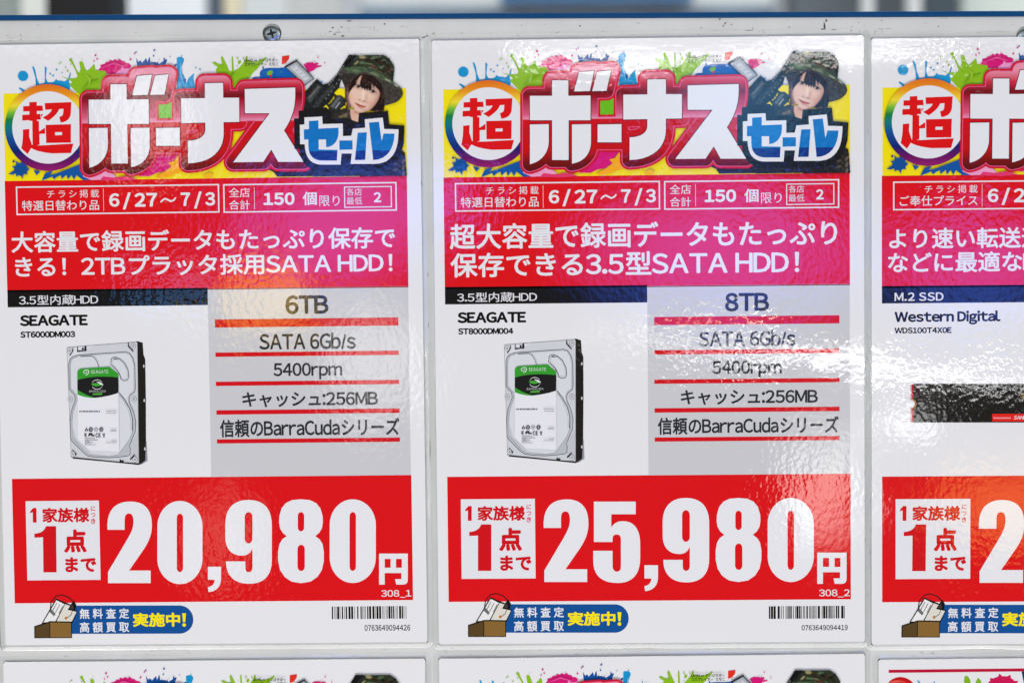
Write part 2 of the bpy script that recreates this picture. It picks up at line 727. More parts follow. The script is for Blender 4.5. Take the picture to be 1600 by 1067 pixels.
def solid(name, mat, boxes, parent=None, bevel=0.0):
    """axis-aligned boxes (x0,x1,y0,y1,z0,z1) as one mesh"""
    v, f = [], []
    for x0, x1, y0, y1, z0, z1 in boxes:
        o = len(v)
        v += [(x, y, z) for x in (x0, x1) for y in (y0, y1) for z in (z0, z1)]
        f += [tuple(o + i for i in q) for q in ((0, 1, 3, 2), (4, 6, 7, 5), (0, 4, 5, 1), (2, 3, 7, 6), (0, 2, 6, 4), (1, 5, 7, 3))]
    me = bpy.data.meshes.new(name)
    me.from_pydata(v, [], f)
    me.materials.append(mat)
    o = bpy.data.objects.new(name, me)
    C.objects.link(o)
    if parent:
        o.parent = parent
    if bevel:
        b = o.modifiers.new('bevel', 'BEVEL')
        b.width = bevel
        b.segments = 3
    return o


def plain(name, c, rough=0.5, metal=0.0, noise=0.0, scale=60.0, spec=0.5):
    m, nt, b = base_mat(name)
    b.inputs['Base Color'].default_value = (*c, 1)
    b.inputs['Roughness'].default_value = rough
    b.inputs['Metallic'].default_value = metal
    b.inputs['Specular IOR Level'].default_value = spec
    if noise:
        tc = nt.nodes.new('ShaderNodeTexCoord')
        n = nt.nodes.new('ShaderNodeTexNoise')
        n.inputs['Scale'].default_value = scale
        n.inputs['Detail'].default_value = 5
        mx = nt.nodes.new('ShaderNodeMix')
        mx.data_type = 'RGBA'
        mx.inputs['A'].default_value = (*[v * (1 - noise) for v in c], 1)
        mx.inputs['B'].default_value = (*[min(1, v * (1 + noise)) for v in c], 1)
        nt.links.new(tc.outputs['Object'], n.inputs['Vector'])
        nt.links.new(n.outputs['Fac'], mx.inputs['Factor'])
        nt.links.new(mx.outputs['Result'], b.inputs['Base Color'])
    return m


zL, zR = at(0, 33.0, BOARD_Y), at(1600, 26.6, BOARD_Y)
BT = math.atan2(zR[2] - zL[2], zR[0] - zL[0])
board = empty('notice_board', ((zL[0] + zR[0]) / 2, BOARD_Y, (zL[2] + zR[2]) / 2), (0, -BT, 0))
tag(board, 'white painted metal notice board with blue top edge carrying the sale posters', 'notice board')
# white enamel with smudges
m, nt, b = base_mat('board_enamel')
tc = nt.nodes.new('ShaderNodeTexCoord')
n = nt.nodes.new('ShaderNodeTexNoise')
n.inputs['Scale'].default_value = 22
n.inputs['Detail'].default_value = 6
n.inputs['Roughness'].default_value = 0.65
cr = nt.nodes.new('ShaderNodeValToRGB')
cr.color_ramp.elements[0].position = 0.25
cr.color_ramp.elements[0].color = (0.62, 0.63, 0.605, 1)
cr.color_ramp.elements[1].position = 0.6
cr.color_ramp.elements[1].color = (0.71, 0.72, 0.695, 1)
nt.links.new(tc.outputs['Object'], n.inputs['Vector'])
nt.links.new(n.outputs['Fac'], cr.inputs[0])
nt.links.new(cr.outputs[0], b.inputs['Base Color'])
b.inputs['Roughness'].default_value = 0.42
b.inputs['Specular IOR Level'].default_value = 0.35
ENAMEL = m
PANEL = solid('panel', ENAMEL, [(-0.42, 0.42, 0.0, 0.018, -0.75, 0.0)], board)
TRIM_H = 0.0026
solid('top_trim', plain('blue_plastic', (0.001, 0.06, 0.19), 0.5, 0, 0.12, 300, 0.15), [(-0.42, 0.42, -0.0012, 0.019, 0.0002, TRIM_H)], board, 0.0004)

# chipped and scuffed paint along the upper strip
DIRT = plain('grime', (0.075, 0.07, 0.06), 0.8)
DIRT2 = plain('grime_faint', (0.36, 0.36, 0.34), 0.8)


def board_xy(x, y):
    p = board.matrix_basis.inverted() @ Vector(at(x, y, BOARD_Y))
    return p.x, p.z


def chips(spots, mat, dz):
    """worn spots of the paint, part of the panel's own mesh"""
    me = PANEL.data
    me.materials.append(mat)
    mi = len(me.materials) - 1
    bm = bmesh.new()
    bm.from_mesh(me)
    rnd = random.Random(3)
    for x, y, rx, ry, a in spots:
        cx, cz = board_xy(x, y)
        vs = []
        nn = 9
        for i in range(nn):
            t = 2 * math.pi * i / nn
            r = rnd.uniform(0.45, 1.1)
            px, pz = rx * r * math.cos(t), ry * r * math.sin(t)
            vs.append(bm.verts.new((cx + (px * math.cos(a) - pz * math.sin(a)) * 0.00031, -dz, cz + (px * math.sin(a) + pz * math.cos(a)) * 0.00031)))
        bm.faces.new(vs).material_index = mi
    bm.to_mesh(me)
    bm.free()


rnd = random.Random(11)
dark = [(662, 59, 4, 1.3, .4), (667, 57, 3, 1, .4), (677, 53, 3, .7, .6), (520, 44, 2, 1.2, 0), (516, 50, 3, .8, .3), (523, 54, 2.5, 1, 0),
        (536, 57, 3, 1.3, .2), (534, 43, 3, .8, 0), (545, 33.5, 5, .9, 0), (560, 30.5, 8, .8, 0), (528, 51, 5, .5, 0), (601, 38, 1.6, 1.5, 0), (504, 34, 1, .8, 0),
        (906, 41, 2, 1.2, .3), (1125, 30.5, 3, 1.3, .5), (1133, 37, 3, 1.3, .8), (1143, 39, 2.5, .8, .3), (1130, 41, 2, 1, 0),
        (1096, 44, 1.6, .9, 0), (1233, 43, 1.4, 1.1, 0), (1288, 40, 2, 6, .2), (1291, 33, 1.5, 3, 0), (1286, 46, 5, 1, 0), (1302, 47, 5, .7, 0), (1466, 42, 1.3, 1.2, 0),
        (1472, 29, 1, .8, 0), (1478, 29, 1.2, .8, 0), (1378, 33, 3, .6, -.5), (1330, 48.5, 2, 1, 0), (1343, 49, 1.2, .8, 0), (815, 40, 1, .8, 0),
        (722, 52, .9, .8, 0), (33, 62, 1, 1, 0), (16, 64, .5, 1.5, 0), (12, 56, 2.2, .5, 0), (32.5, 56, .6, 2, 0), (1170, 48, 7, .6, 0), (1176, 45, .7, 2, 0)]
for i in range(26):
    dark.append((rnd.choice([rnd.uniform(500, 590), rnd.uniform(640, 940), rnd.uniform(1080, 1380)]), rnd.uniform(29, 57), rnd.uniform(.3, .9), rnd.uniform(.3, .7), rnd.uniform(0, 3)))
for i in range(22):
    dark.append((rnd.uniform(540, 905), rnd.uniform(28.4, 29.6), rnd.uniform(.8, 3), .5, 0))
chips(dark, DIRT, 0.00008)
faint = [(1375, 46, 8, .6, 0), (1367, 51, .5, 5, 0), (1378, 51, .5, 4, 0), (1388, 45.5, 6, .5, 0), (570, 43, 14, .4, 0), (545, 47, .4, 5, .1), (585, 46, .4, 5, 0),
         (60, 40, 4, .5, .1), (672, 200, .5, 60, .02), (664, 640, 2, 1, 0), (672, 700, 1.2, 26, 0), (1344, 800, .8, 40, 0)]
for i in range(46):
    faint.append((rnd.choice([rnd.uniform(655, 673), rnd.uniform(1351, 1361), rnd.uniform(0, 1600)]), rnd.uniform(70, 1000), rnd.uniform(.3, .9), rnd.uniform(.8, 7), rnd.uniform(-.2, .2)))
for i in range(90):
    faint.append((rnd.uniform(0, 1600), rnd.choice([rnd.uniform(34, 60), rnd.uniform(1008, 1026)]), rnd.uniform(.5, 5), rnd.uniform(.3, .7), rnd.uniform(-.4, .4)))
chips(faint, DIRT2, 0.00004)

# pan-head screws with a cross recess
STEEL = plain('zinc_steel', (0.26, 0.30, 0.30), 0.2, 1.0, 0.08, 500)
SLOT = plain('recess_shade', (0.02, 0.022, 0.025), 0.5, 0.6)


def screw(x, y):
    cx, cz = board_xy(x, y)
    R, H = 0.0046, 0.0008
    v, f = [], []
    NA, prof = 40, [(1.0, 0.0), (1.0, .18), (.985, .36), (.93, .58), (.82, .76), (.68, .88), (.5, .95), (.25, .99)]
    for r, h in prof:
        for i in range(NA):
            a = 2 * math.pi * i / NA
            v.append((R * r * math.cos(a), -H * h, R * r * math.sin(a)))
    for j in range(len(prof) - 1):
        for i in range(NA):
            f.append((j * NA + i, j * NA + (i + 1) % NA, (j + 1) * NA + (i + 1) % NA, (j + 1) * NA + i))
    f.append(tuple((len(prof) - 1) * NA + i for i in range(NA)))
    me = bpy.data.meshes.new('screw')
    me.from_pydata(v, [], f)
    me.materials.append(STEEL)
    for p in me.polygons:
        p.use_smooth = True
    o = bpy.data.objects.new('screw', me)
    C.objects.link(o)
    o.parent = board
    o.location = (cx, 0, cz)
    # cross recess: flat dark arms on the head, shade put into the colour, with a steel lip
    for nm, s, dz, mt in (('recess_lip', 1.18, 0.00002, STEEL), ('recess', 1.0, 0.00006, SLOT)):
        vv, ff = [], []
        for q in range(2):
            a = 0.28 + q * math.pi / 2
            o0 = len(vv)
            for (px, pz) in ((-.0024, -.00035), (-.0008, -.00062), (.0008, -.00062), (.0024, -.00035), (.0024, .00035), (.0008, .00062), (-.0008, .00062), (-.0024, .00035)):
                px, pz = px * (s if s == 1 else 1.06), pz * (s if s == 1 else 1.5)
                vv.append((px * math.cos(a) - pz * math.sin(a), -H - dz - q * 3e-6, px * math.sin(a) + pz * math.cos(a)))
            ff.append(tuple(range(o0, o0 + 8)))
        me = bpy.data.meshes.new(nm)
        me.from_pydata(vv, [], ff)
        me.materials.append(mt)
        r = bpy.data.objects.new(nm, me)
        C.objects.link(r)
        r.parent = o
        r.location = (0, 0, 0)
    return o


screw(425, 53)
screw(1603, 57)


def behind(name, x0, x1, Y, mat, label, cat, thick=0.06, up=0.5, down=0.9, sub=None, group=None):
    a, b = at(x0, 10, Y), at(x1, 10, Y)
    o = solid(name, mat, [(a[0], b[0], Y, Y + thick, a[2] - down, a[2] + up)], None, 0.004)
    tag(o, label, cat, group)
    return o


o = behind('shop_wall', -400, 2100, 3.4, plain('pale_wall', (0.62, 0.66, 0.67), 0.7, 0, 0.12, 3), 'pale blurred shop wall far behind the notice board', 'wall', 0.1, 1.2, 1.2)
behind('black_post', 70, 174, 0.9, plain('black_paint', (0.006, 0.006, 0.007), 0.6), 'black post behind the board above the left poster', 'post', 0.07)
behind('white_panel', -60, 72, 1.7, plain('white_board', (0.78, 0.8, 0.76), 0.6, 0, 0.1, 5), 'off-white panel at the far left beyond the black post', 'panel', 0.03)
behind('green_post', -80, 14, 1.2, plain('sage_paint', (0.33, 0.38, 0.35), 0.6, 0, .1, 10), 'grey green post at the very left edge behind the board', 'post', 0.05)
behind('white_panel', 196, 318, 1.6, plain('cool_white', (0.8, 0.84, 0.88), 0.6, 0, 0.08, 6), 'bright white panel just right of the black post', 'panel', 0.03)
behind('slate_post', 318, 346, 1.7, plain('slate_paint', (0.10, 0.13, 0.18), 0.5), 'narrow slate blue post beside the cream post', 'post', 0.05)
behind('cream_post', 348, 372, 1.7, plain('cream_paint', (0.78, 0.7, 0.5), 0.5), 'narrow cream post above the left screw', 'post', 0.05)
behind('grey_cabinet', 448, 535, 2.4, plain('grey_paint', (0.42, 0.43, 0.42), 0.5, 0, .1, 4), 'light grey cabinet side behind the board right of the left screw', 'cabinet', 0.3)
pr = empty('display_window', (0.05, 2.0, 0))
tag(pr, 'wide blue grey display window behind the middle of the board', 'window')
a, b_ = at(538, 10, 2.0), at(1236, 10, 2.0)
zt = at(800, 8, 2.0)[2]
pr.location = ((a[0] + b_[0]) / 2, 2.0, zt - 0.9)
hw = (b_[0] - a[0]) / 2
solid('pane', plain('steel_blue_glass', (0.16, 0.21, 0.26), 0.15, 0, 0.35, 4, 0.6), [(-hw + .03, hw - .03, 0.0, 0.02, 0.0, 0.9)], pr)
solid('blue_header', plain('blue_header_paint', (0.03, 0.14, 0.33), 0.4, 0, .2, 5), [(-hw * 0.3, hw * 0.55, -0.06, -0.02, 0.897, 1.3)], pr)
solid('frame', plain('grey_frame', (0.35, 0.38, 0.41), 0.4), [(-hw, -hw + .03, -.01, .03, 0, 1.3), (hw - .03, hw, -.01, .03, 0, 1.3)], pr)
behind('dark_rack', 1240, 1422, 1.9, plain('dark_rack_paint', (0.07, 0.085, 0.10), 0.5, 0, .4, 9), 'dark rack behind the board between two pale poles', 'rack', 0.2)
behind('pale_pole', 1351, 1366, 1.4, plain('pole_paint', (0.75, 0.78, 0.78), 0.4), 'thin pale pole standing before the dark rack', 'pole', 0.03)
behind('dark_post', 1444, 1500, 1.6, plain('deep_slate', (0.05, 0.075, 0.09), 0.5), 'dark teal post right of the pale poles', 'post', 0.05)
behind('pale_column', 1421, 1441, 1.5, plain('column_paint', (0.72, 0.74, 0.74), 0.4), 'narrow pale column between the dark rack and dark teal post', 'column', 0.03)
behind('white_panel', 1504, 1760, 1.7, plain('mint_white', (0.66, 0.74, 0.69), 0.6, 0, .06, 6), 'mint white panel at the far right behind the board', 'panel', 0.03)

# ------------------------------------------------------------------ poster stock: paper and laminate rim
PAPER = plain('paper', (0.86, 0.865, 0.87), 0.7)
laminated(PAPER.node_tree, PAPER.node_tree.nodes['Principled BSDF'])
FILM = bpy.data.materials.new('laminate_rim')
FILM.use_nodes = True
nt = FILM.node_tree
nt.nodes.clear()
out = nt.nodes.new('ShaderNodeOutputMaterial')
mx = nt.nodes.new('ShaderNodeMixShader')
tr = nt.nodes.new('ShaderNodeBsdfTransparent')
tr.inputs[0].default_value = (0.97, 0.98, 0.975, 1)
gl = nt.nodes.new('ShaderNodeBsdfGlossy')
gl.inputs['Roughness'].default_value = 0.12
fr = nt.nodes.new('ShaderNodeFresnel')
fr.inputs['IOR'].default_value = 1.55
nb = gloss_bump(nt, 0.5, 3.5)
nt.links.new(nb, gl.inputs['Normal'])
nt.links.new(nb, fr.inputs['Normal'])
nt.links.new(fr.outputs[0], mx.inputs[0])
nt.links.new(tr.outputs[0], mx.inputs[1])
nt.links.new(gl.outputs[0], mx.inputs[2])
nt.links.new(mx.outputs[0], out.inputs[0])

X0, Y1 = PAPER_TL
X1, Y0 = X0 + PAPER_W, Y1 - PAPER_H


def paper(root):
    me = bpy.data.meshes.new('paper_sheet')
    t = 0.00022
    v = [(x, y, z) for z in (-t, 0) for x, y in ((X0, Y0), (X1, Y0), (X1, Y1), (X0, Y1))]
    me.from_pydata(v, [], [(4, 5, 6, 7), (3, 2, 1, 0), (0, 1, 5, 4), (1, 2, 6, 5), (2, 3, 7, 6), (3, 0, 4, 7)])
    me.materials.append(PAPER)
    o = bpy.data.objects.new('paper_sheet', me)
    C.objects.link(o)
    o.parent = root
    return o


def film(root, seed):
    """clear rim round the paper: sealed edge that dips toward the board and ripples"""
    rnd = random.Random(seed)
    mgn = 0.0029
    N = 260
    ph = [rnd.uniform(0, 6.28) for _ in range(6)]

    def ring(off, r):
        x0, x1, y0, y1 = X0 - off, X1 + off, Y0 - off, Y1 + off
        pts = []
        Lx, Ly = x1 - x0, y1 - y0
        n = (int(N * Lx / (Lx + Ly) / 2), int(N * Ly / (Lx + Ly) / 2))
        for cx, cy, ex, ey, nn, ax in ((x0, y0, 1, 0, n[0], 0), (x1, y0, 0, 1, n[1], 1), (x1, y1, -1, 0, n[0], 0), (x0, y1, 0, -1, n[1], 1)):
            L = Ly if ax else Lx
            nx, ny = -ey, ex
            # corner arc start then the straight run
            for i in range(8):
                a = (i + .5) / 8 * math.pi / 2
                pts.append((cx + ex * r * (1 - math.cos(a)) * 1 + nx * r * (1 - math.sin(a)), cy + ey * r * (1 - math.cos(a)) + ny * r * (1 - math.sin(a))))
            for i in range(nn):
                t = r + (L - 2 * r) * i / (nn - 1)
                pts.append((cx + ex * t, cy + ey * t))
        return pts
    prof = [(-0.00003, 1e-6, 0.00004), (0.0004, .0022, 0.0002), (0.0011, .0023, 0.0), (0.0019, .0026, -0.00016), (0.0026, .003, -0.0003), (mgn, .0033, -0.00042)]
    v, f = [], []
    for j, (off, r, z) in enumerate(prof):
        pts = ring(off, max(r, 1e-5))
        n = len(pts)
        for i, (x, y) in enumerate(pts):
            s = i / n * 2 * math.pi
            wv = math.sin(7 * s + ph[0]) + .7 * math.sin(17 * s + ph[1]) + .5 * math.sin(31 * s + ph[2])
            v.append((x, y, z + 0.00009 * wv * (j / 5)))
    for j in range(len(prof) - 1):
        for i in range(n):
            f.append((j * n + (i + 1) % n, (j + 1) * n + (i + 1) % n, (j + 1) * n + i, j * n + i))
    me = bpy.data.meshes.new('laminate_film')
    me.from_pydata(v, [], f)
    me.materials.append(FILM)
    for p in me.polygons:
        p.use_smooth = True
    o = bpy.data.objects.new('laminate_film', me)
    C.objects.link(o)
    o.parent = root
    return o


# ------------------------------------------------------------------ shared printed art (drawn once, on the middle poster)
WHITE = (229, 230, 233)
RED = (221, 18, 36)
YELLOW = (244, 226, 22)
BLACK = (34, 33, 33)
yA = loc(2, 'a', 600, 282)[1]
yB = loc(2, 'a', 600, 850)[1]
span = lambda z: (z - 282) / (850 - 282)
CHROME = ramp_ink('title_chrome_ink', yA + 0.00015, yB, [(0, (232, 150, 172)), (.12, (206, 54, 74)), (.22, (118, 24, 38)), (.27, (160, 30, 46)),
                  (.44, (214, 92, 124)), (.492, (228, 146, 176)), (.5, (206, 24, 40)), (.82, (196, 20, 34)), (.93, (128, 15, 30)), (1, (100, 14, 26))])
RAIN = ramp_ink('rainbow_ring_ink', loc(2, 'a', 393, 330)[1], loc(2, 'a', 393, 846)[1],
                [(0, (226, 110, 40)), (.12, (234, 150, 40)), (.24, (240, 220, 60)), (.32, (120, 190, 60)), (.4, (20, 130, 70)), (.5, (20, 120, 130)),
                 (.62, (20, 80, 150)), (.78, (28, 40, 110)), (.9, (110, 30, 100)), (1, (150, 40, 110))])
TWOBLUE = ramp_ink('sale_blue_ink', loc(2, 'b', 900, 730)[1] + 0.0005, loc(2, 'b', 900, 730)[1] - 0.0005,
                   [(0, (16, 118, 190)), (.48, (16, 118, 190)), (.52, (18, 58, 132)), (1, (18, 58, 132))])


def banner(root, k=2):
    B = Print(2, 4)
    # splashes over the white paper first, then the yellow field
    CY, DB, LG, MG, PK = (34, 150, 205), (18, 84, 158), (140, 190, 40), (214, 36, 120), (236, 150, 200)
    yl = B.lv
    B.rect('px', 692.6, 140.6, 1328, 270.6, YELLOW)
    # right lower jacket shade is drawn with the figure
    for d in ('M925,170 L938,195 L950,186 L960,200 L985,172 L992,196 L1003,168 L1008,168 L1010,196 L1040,196 L1062,208 L1088,190 L1108,178 L1112,184 L1102,206 L1104,232 L930,232 Z',):
        B.draw('a', d, DB)
    B.draw('a', 'M1168,172 C1180,160 1212,165 1213,182 C1214,200 1196,210 1194,232 L1200,262 L1213,280 L1225,320 L1240,290 L1272,262 L1268,300 L1282,355 L1170,362 Z', CY)
    B.draw('a', 'M1150,215 L1166,205 L1170,215 L1158,225 Z', DB)
    B.draw('a', ell(1216, 305, 8, 12), DB)
    B.draw('a', spiky(244, 278, 31, 18, 1, .16), CY)
    for pts, ws in (([(303, 222), (312, 245), (322, 290), (332, 335)], [9, 13, 8, 26]), ([(379, 224), (380, 245), (378, 290), (384, 330)], [9, 11, 6, 26]),
                    ([(529, 260), (522, 290), (505, 320)], [6, 9, 22]), ([(220, 350), (232, 357), (252, 372)], [8, 13, 16])):
        B.draw('a', ribbon(pts, ws), CY)
    B.draw('a', 'M326,335 C345,318 375,325 385,318 C400,310 425,330 442,296 C455,316 475,300 488,312 L510,304 L530,330 L520,372 L330,372 Z', CY)
    B.draw('a', 'M470,280 L515,294 L545,292 L566,290 L580,262 L590,240 L583,198 C588,185 600,188 606,200 L618,236 L632,248 L655,226 L668,208 L676,214 L680,242 L735,242 L752,262 L742,300 L722,320 L712,370 L598,402 L560,372 L520,330 L540,318 L528,306 Z', LG)
    B.draw('a', ribbon([(533, 184), (548, 212), (566, 250), (588, 290)], [14, 10, 9, 26]), LG)
    B.draw('a', ell(532, 182, 10), LG)
    B.draw('a', 'M694,246 L712,226 L708,214 L735,206 L742,196 L760,196 L768,182 L785,188 L796,178 L812,186 L826,176 L838,188 L856,192 L862,202 L882,204 L898,218 L890,224 L900,250 L880,262 L800,268 L745,268 L740,250 Z', MG)
    B.draw('a', 'M806,258 L832,240 L838,222 L852,236 L880,234 L900,226 L902,262 L880,280 L800,276 Z', PK)
    B.draw('b', 'M86,198 L104,196 L124,208 L146,212 L138,172 L144,162 L152,168 L190,252 L204,250 L203,164 L211,164 L216,250 L244,236 L282,190 L290,162 L300,164 L296,186 L340,196 L382,184 L408,166 L414,174 L392,196 L356,240 L330,262 L304,300 L230,330 L218,356 L180,300 L112,262 L108,240 L120,226 L96,212 Z', LG)
    B.draw('b', ell(250, 198, 9, 12, 14, .4), LG)
    B.draw('b', 'M328,292 C342,280 358,290 372,282 C366,262 378,240 404,236 C440,228 490,240 534,226 L600,292 L560,310 L328,310 Z', (20, 98, 178))
    B.draw('b', ell(432, 262, 20, 13, 20, -.5), (120, 180, 50))
    B.draw('b', 'M426,276 L446,272 L436,292 Z', (210, 30, 70))
    B.draw('b', 'M506,164 L550,158 L548,178 L530,204 L505,212 Z', (226, 54, 40))
    B.draw('b', 'M636,214 C650,198 676,196 694,206 L722,202 L726,210 L712,220 L742,218 L744,224 L712,234 L700,246 L676,256 L666,264 L654,246 Z', MG)
    B.draw('b', 'M732,318 L752,308 L740,330 Z', CY)
    rs = random.Random(21)
    for cx, cy, n, c in ((420, 270, 8, CY), (560, 220, 9, LG), (790, 185, 7, MG), (1000, 178, 8, DB), (1215, 230, 7, CY), (1530, 215, 10, LG), (1700, 250, 6, (20, 98, 178)), (1985, 200, 6, MG)):
        for _ in range(n):
            q = rs.uniform(2, 6)
            B.draw('a', ell(cx + rs.gauss(0, 62), min(cy + rs.gauss(0, 26), 330), q, q * rs.uniform(.7, 1.6), 10, rs.uniform(0, 3)), c)
    for pts, c in (([(1480, 300), (1500, 270), (1520, 262)], (110, 165, 30)), ([(600, 360), (640, 320), (700, 300)], (120, 172, 34)), ([(620, 270), (650, 300), (640, 340)], (160, 205, 60)),
                   ([(720, 232), (790, 205), (860, 225)], (232, 80, 150)), ([(1196, 200), (1192, 260), (1210, 330)], (90, 190, 230))):
        B.draw('a', ribbon(pts, [3, 12, 4]), c)
    B.draw('a', spiky(226, 836, 44, 9, 4, .55, .92), (20, 82, 150))
    B.draw('a', ell(184, 790, 7), (24, 60, 110))
    B.draw('a', 'M150,866 L190,840 L214,852 L180,868 Z', (20, 82, 150))
    B.draw('a', 'M302,840 L345,850 L320,872 Z M350,905 L372,860 L420,846 L400,872 L440,862 L600,800 L602,880 L660,900 L600,902 L560,872 L545,900 L530,872 L508,898 L500,870 L470,896 L466,872 L440,884 L425,898 L414,880 L390,890 Z', (20, 88, 160), True)
    B.draw('a', 'M600,800 L760,850 L800,880 L772,896 L650,902 L600,880 Z', (236, 160, 200))
    B.draw('a', 'M720,880 L790,888 L850,878 L900,890 L930,898 L830,906 L700,903 Z', (228, 60, 110))
    B.draw('a', 'M1030,740 L1180,745 L1140,790 L1110,800 L1130,820 L1090,850 L1040,860 L1000,880 L960,878 L930,880 L1000,800 Z', MG)
    B.draw('a', 'M1172,756 L1186,770 L1190,830 L1210,850 L1160,862 L1120,880 L1060,892 L1030,884 L1092,852 L1132,822 L1112,800 L1146,790 Z', (246, 172, 32))
    B.draw('b', 'M20,880 L60,856 L90,872 L80,888 L40,890 Z', (244, 190, 40))
    # green seen through the gap between the letters
    B.draw('a', box(1040, 430, 1150, 545), (110, 190, 40))
    o = B.build('sale_banner', root, 'yellow banner field with paint splashes')
    lv = B.lv

    # person print
    F = Photo(1, lv + 2)
    GUN, GUN2, DKG = (42, 44, 44), (70, 73, 72), (26, 27, 27)
    F.draw('q', 'M82,540 L148,430 L228,342 L268,380 L298,372 L352,318 L430,192 L510,192 L472,254 L395,310 L372,402 L345,440 L300,520 L290,600 L120,600 Z', GUN)
    F.draw('q', 'M432,192 L462,192 L352,350 L330,352 Z', DKG)
    F.draw('q', 'M470,192 L490,192 L395,285 L380,286 Z', (30, 31, 30))
    for i in range(9):
        x, y = 398 - i * 11.5, 262 + i * 14.5
        F.draw('q', 'M%f,%f L%f,%f L%f,%f L%f,%f Z' % (x, y, x + 5, y - 5, x + 2, y + 5, x - 3, y + 8), (190, 194, 196))
    for i in range(6):
        x, y = 372 - i * 17, 352 + i * 24
        F.draw('q', ell(x, y, 5, 3, 10, .9), (150, 154, 154))
    F.draw('q', 'M160,470 L235,380 L262,402 L186,500 Z', GUN2)
    F.draw('q', 'M176,462 L238,395 L244,400 L184,470 Z', (110, 113, 112))
    F.draw('q', 'M200,520 L330,380 L345,392 L214,540 Z', (66, 70, 69))
    for i in range(7):
        F.draw('q', 'M%f,%f l' .replace(' l', '') % (218 + i * 18, 512 - i * 19) + ' L%f,%f L%f,%f Z' % (228 + i * 18, 506 - i * 19, 224 + i * 18, 520 - i * 19), (28, 29, 29))
    F.draw('q', 'M22,268 L100,224 L216,344 L150,392 Z', (70, 74, 78))
    F.draw('q', 'M34,272 L98,236 L204,344 L152,380 Z', (168, 174, 180))
    F.draw('q', 'M58,272 L92,254 L180,342 L152,360 Z', (206, 210, 214))
    for i in range(4):
        F.draw('q', ribbon([(70 + i * 22, 276 + i * 20), (92 + i * 24, 262 + i * 22)], 3), (120, 126, 132))
    F.draw('q', 'M16,266 L100,220 L106,230 L24,276 Z', (30, 32, 34))
    F.draw('q', 'M262,560 L258,520 L330,430 L352,420 L412,404 L412,530 L352,580 Z', (40, 41, 40))
    F.draw('f', 'M186,626 L246,566 L322,566 L324,690 L262,648 L234,664 Z', YELLOW)
    for d in ('M164,700 L188,662 L184,690 L168,716 Z', 'M140,734 L158,706 L156,728 L144,750 Z', 'M108,768 L134,738 L128,762 Z', 'M32,824 L84,778 L114,818 L108,842 L80,850 L50,842 Z', 'M262,834 L318,786 L332,816 L290,832 Z'):
        F.draw('f', d, YELLOW)
    F.draw('q', 'M304,520 L362,446 L408,472 L392,516 L350,556 Z', (58, 62, 62))
    F.draw('q', 'M318,520 L364,460 L380,468 L334,530 Z', (98, 103, 102))
    F.draw('q', 'M345,530 L374,492 L378,496 L350,534 Z', (180, 184, 184))
    F.draw('q', 'M285,570 L330,530 L352,560 L400,530 L440,540 L470,640 L280,640 Z', (48, 47, 42))
    # jacket and hair
    HAIR, HAIR2 = (44, 33, 32), (74, 50, 44)
    F.draw('f', 'M300,330 C262,420 310,520 330,566 L322,690 C340,730 350,790 330,830 L400,810 L470,740 L640,860 L700,850 L700,920 L820,850 C850,740 862,600 830,520 L560,330 Z', HAIR)
    F.draw('f', 'M180,900 L330,850 L392,826 L430,1000 L520,1010 L520,1100 L100,1100 L120,960 Z', (58, 56, 46))
    F.draw('f', 'M230,930 L350,880 L356,930 L260,945 Z', (116, 104, 80))
    F.draw('f', 'M380,850 L404,830 L440,1010 L420,1010 Z', (40, 38, 34))
    F.draw('f', 'M396,818 L520,868 L540,900 L505,1002 L422,1000 C398,940 384,880 396,818 Z', (222, 180, 156))
    F.draw('f', 'M430,840 L560,880 L520,910 L450,880 Z', (196, 148, 126))
    # face
    F.draw('f', 'M470,520 C420,560 374,610 372,664 C372,722 400,790 436,826 C472,864 524,884 572,872 C640,852 704,790 742,722 C768,672 778,620 762,590 L740,540 C690,470 600,400 545,386 C510,430 490,480 470,520 Z', (232, 197, 176))
    for a in ((770, 690, 60, 170, (176, 122, 102), .8, .35), (690, 800, 110, 46, (182, 130, 110), .75, -.75), (560, 868, 120, 26, (188, 138, 118), .7, -.1), (372, 690, 30, 120, (190, 144, 124), .6, -.1),
              (420, 800, 46, 30, (196, 148, 128), .5, .7), (620, 470, 150, 60, (150, 106, 90), .75, .4), (480, 520, 50, 40, (186, 140, 122), .6, .5), (492, 545, 62, 30, (180, 132, 116), .6, .25),
              (684, 606, 66, 34, (170, 122, 104), .65, .35), (560, 640, 20, 66, (250, 226, 210), .7, .12), (596, 690, 18, 50, (196, 146, 126), .6, .1), (436, 690, 44, 34, (238, 184, 168), .6, .2),
              (650, 750, 44, 34, (220, 160, 142), .5, .3), (520, 850, 50, 18, (240, 208, 190), .5, .1), (560, 735, 60, 12, (180, 128, 110), .5, .25), (535, 826, 50, 10, (176, 124, 106), .6, .3)):
        F.soft('f', *a)
    for a in ((512, 712, 16, 8, (120, 70, 60), .8, .3), (566, 728, 18, 8, (120, 70, 60), .8, .2), (540, 716, 22, 12, (238, 206, 190), .6, 0)):
        F.soft('f', *a)
    F.draw('f', 'M438,742 C470,752 488,760 510,772 C540,784 570,792 602,798 C572,822 534,822 506,806 C480,792 462,766 438,742 Z', (196, 98, 88))
    F.draw('f', 'M436,740 C480,764 520,780 604,797 C560,800 510,790 480,774 Z', (128, 62, 56))
    F.draw('f', 'M508,798 C530,806 552,808 570,804 C552,816 530,816 508,798 Z', (232, 150, 140))
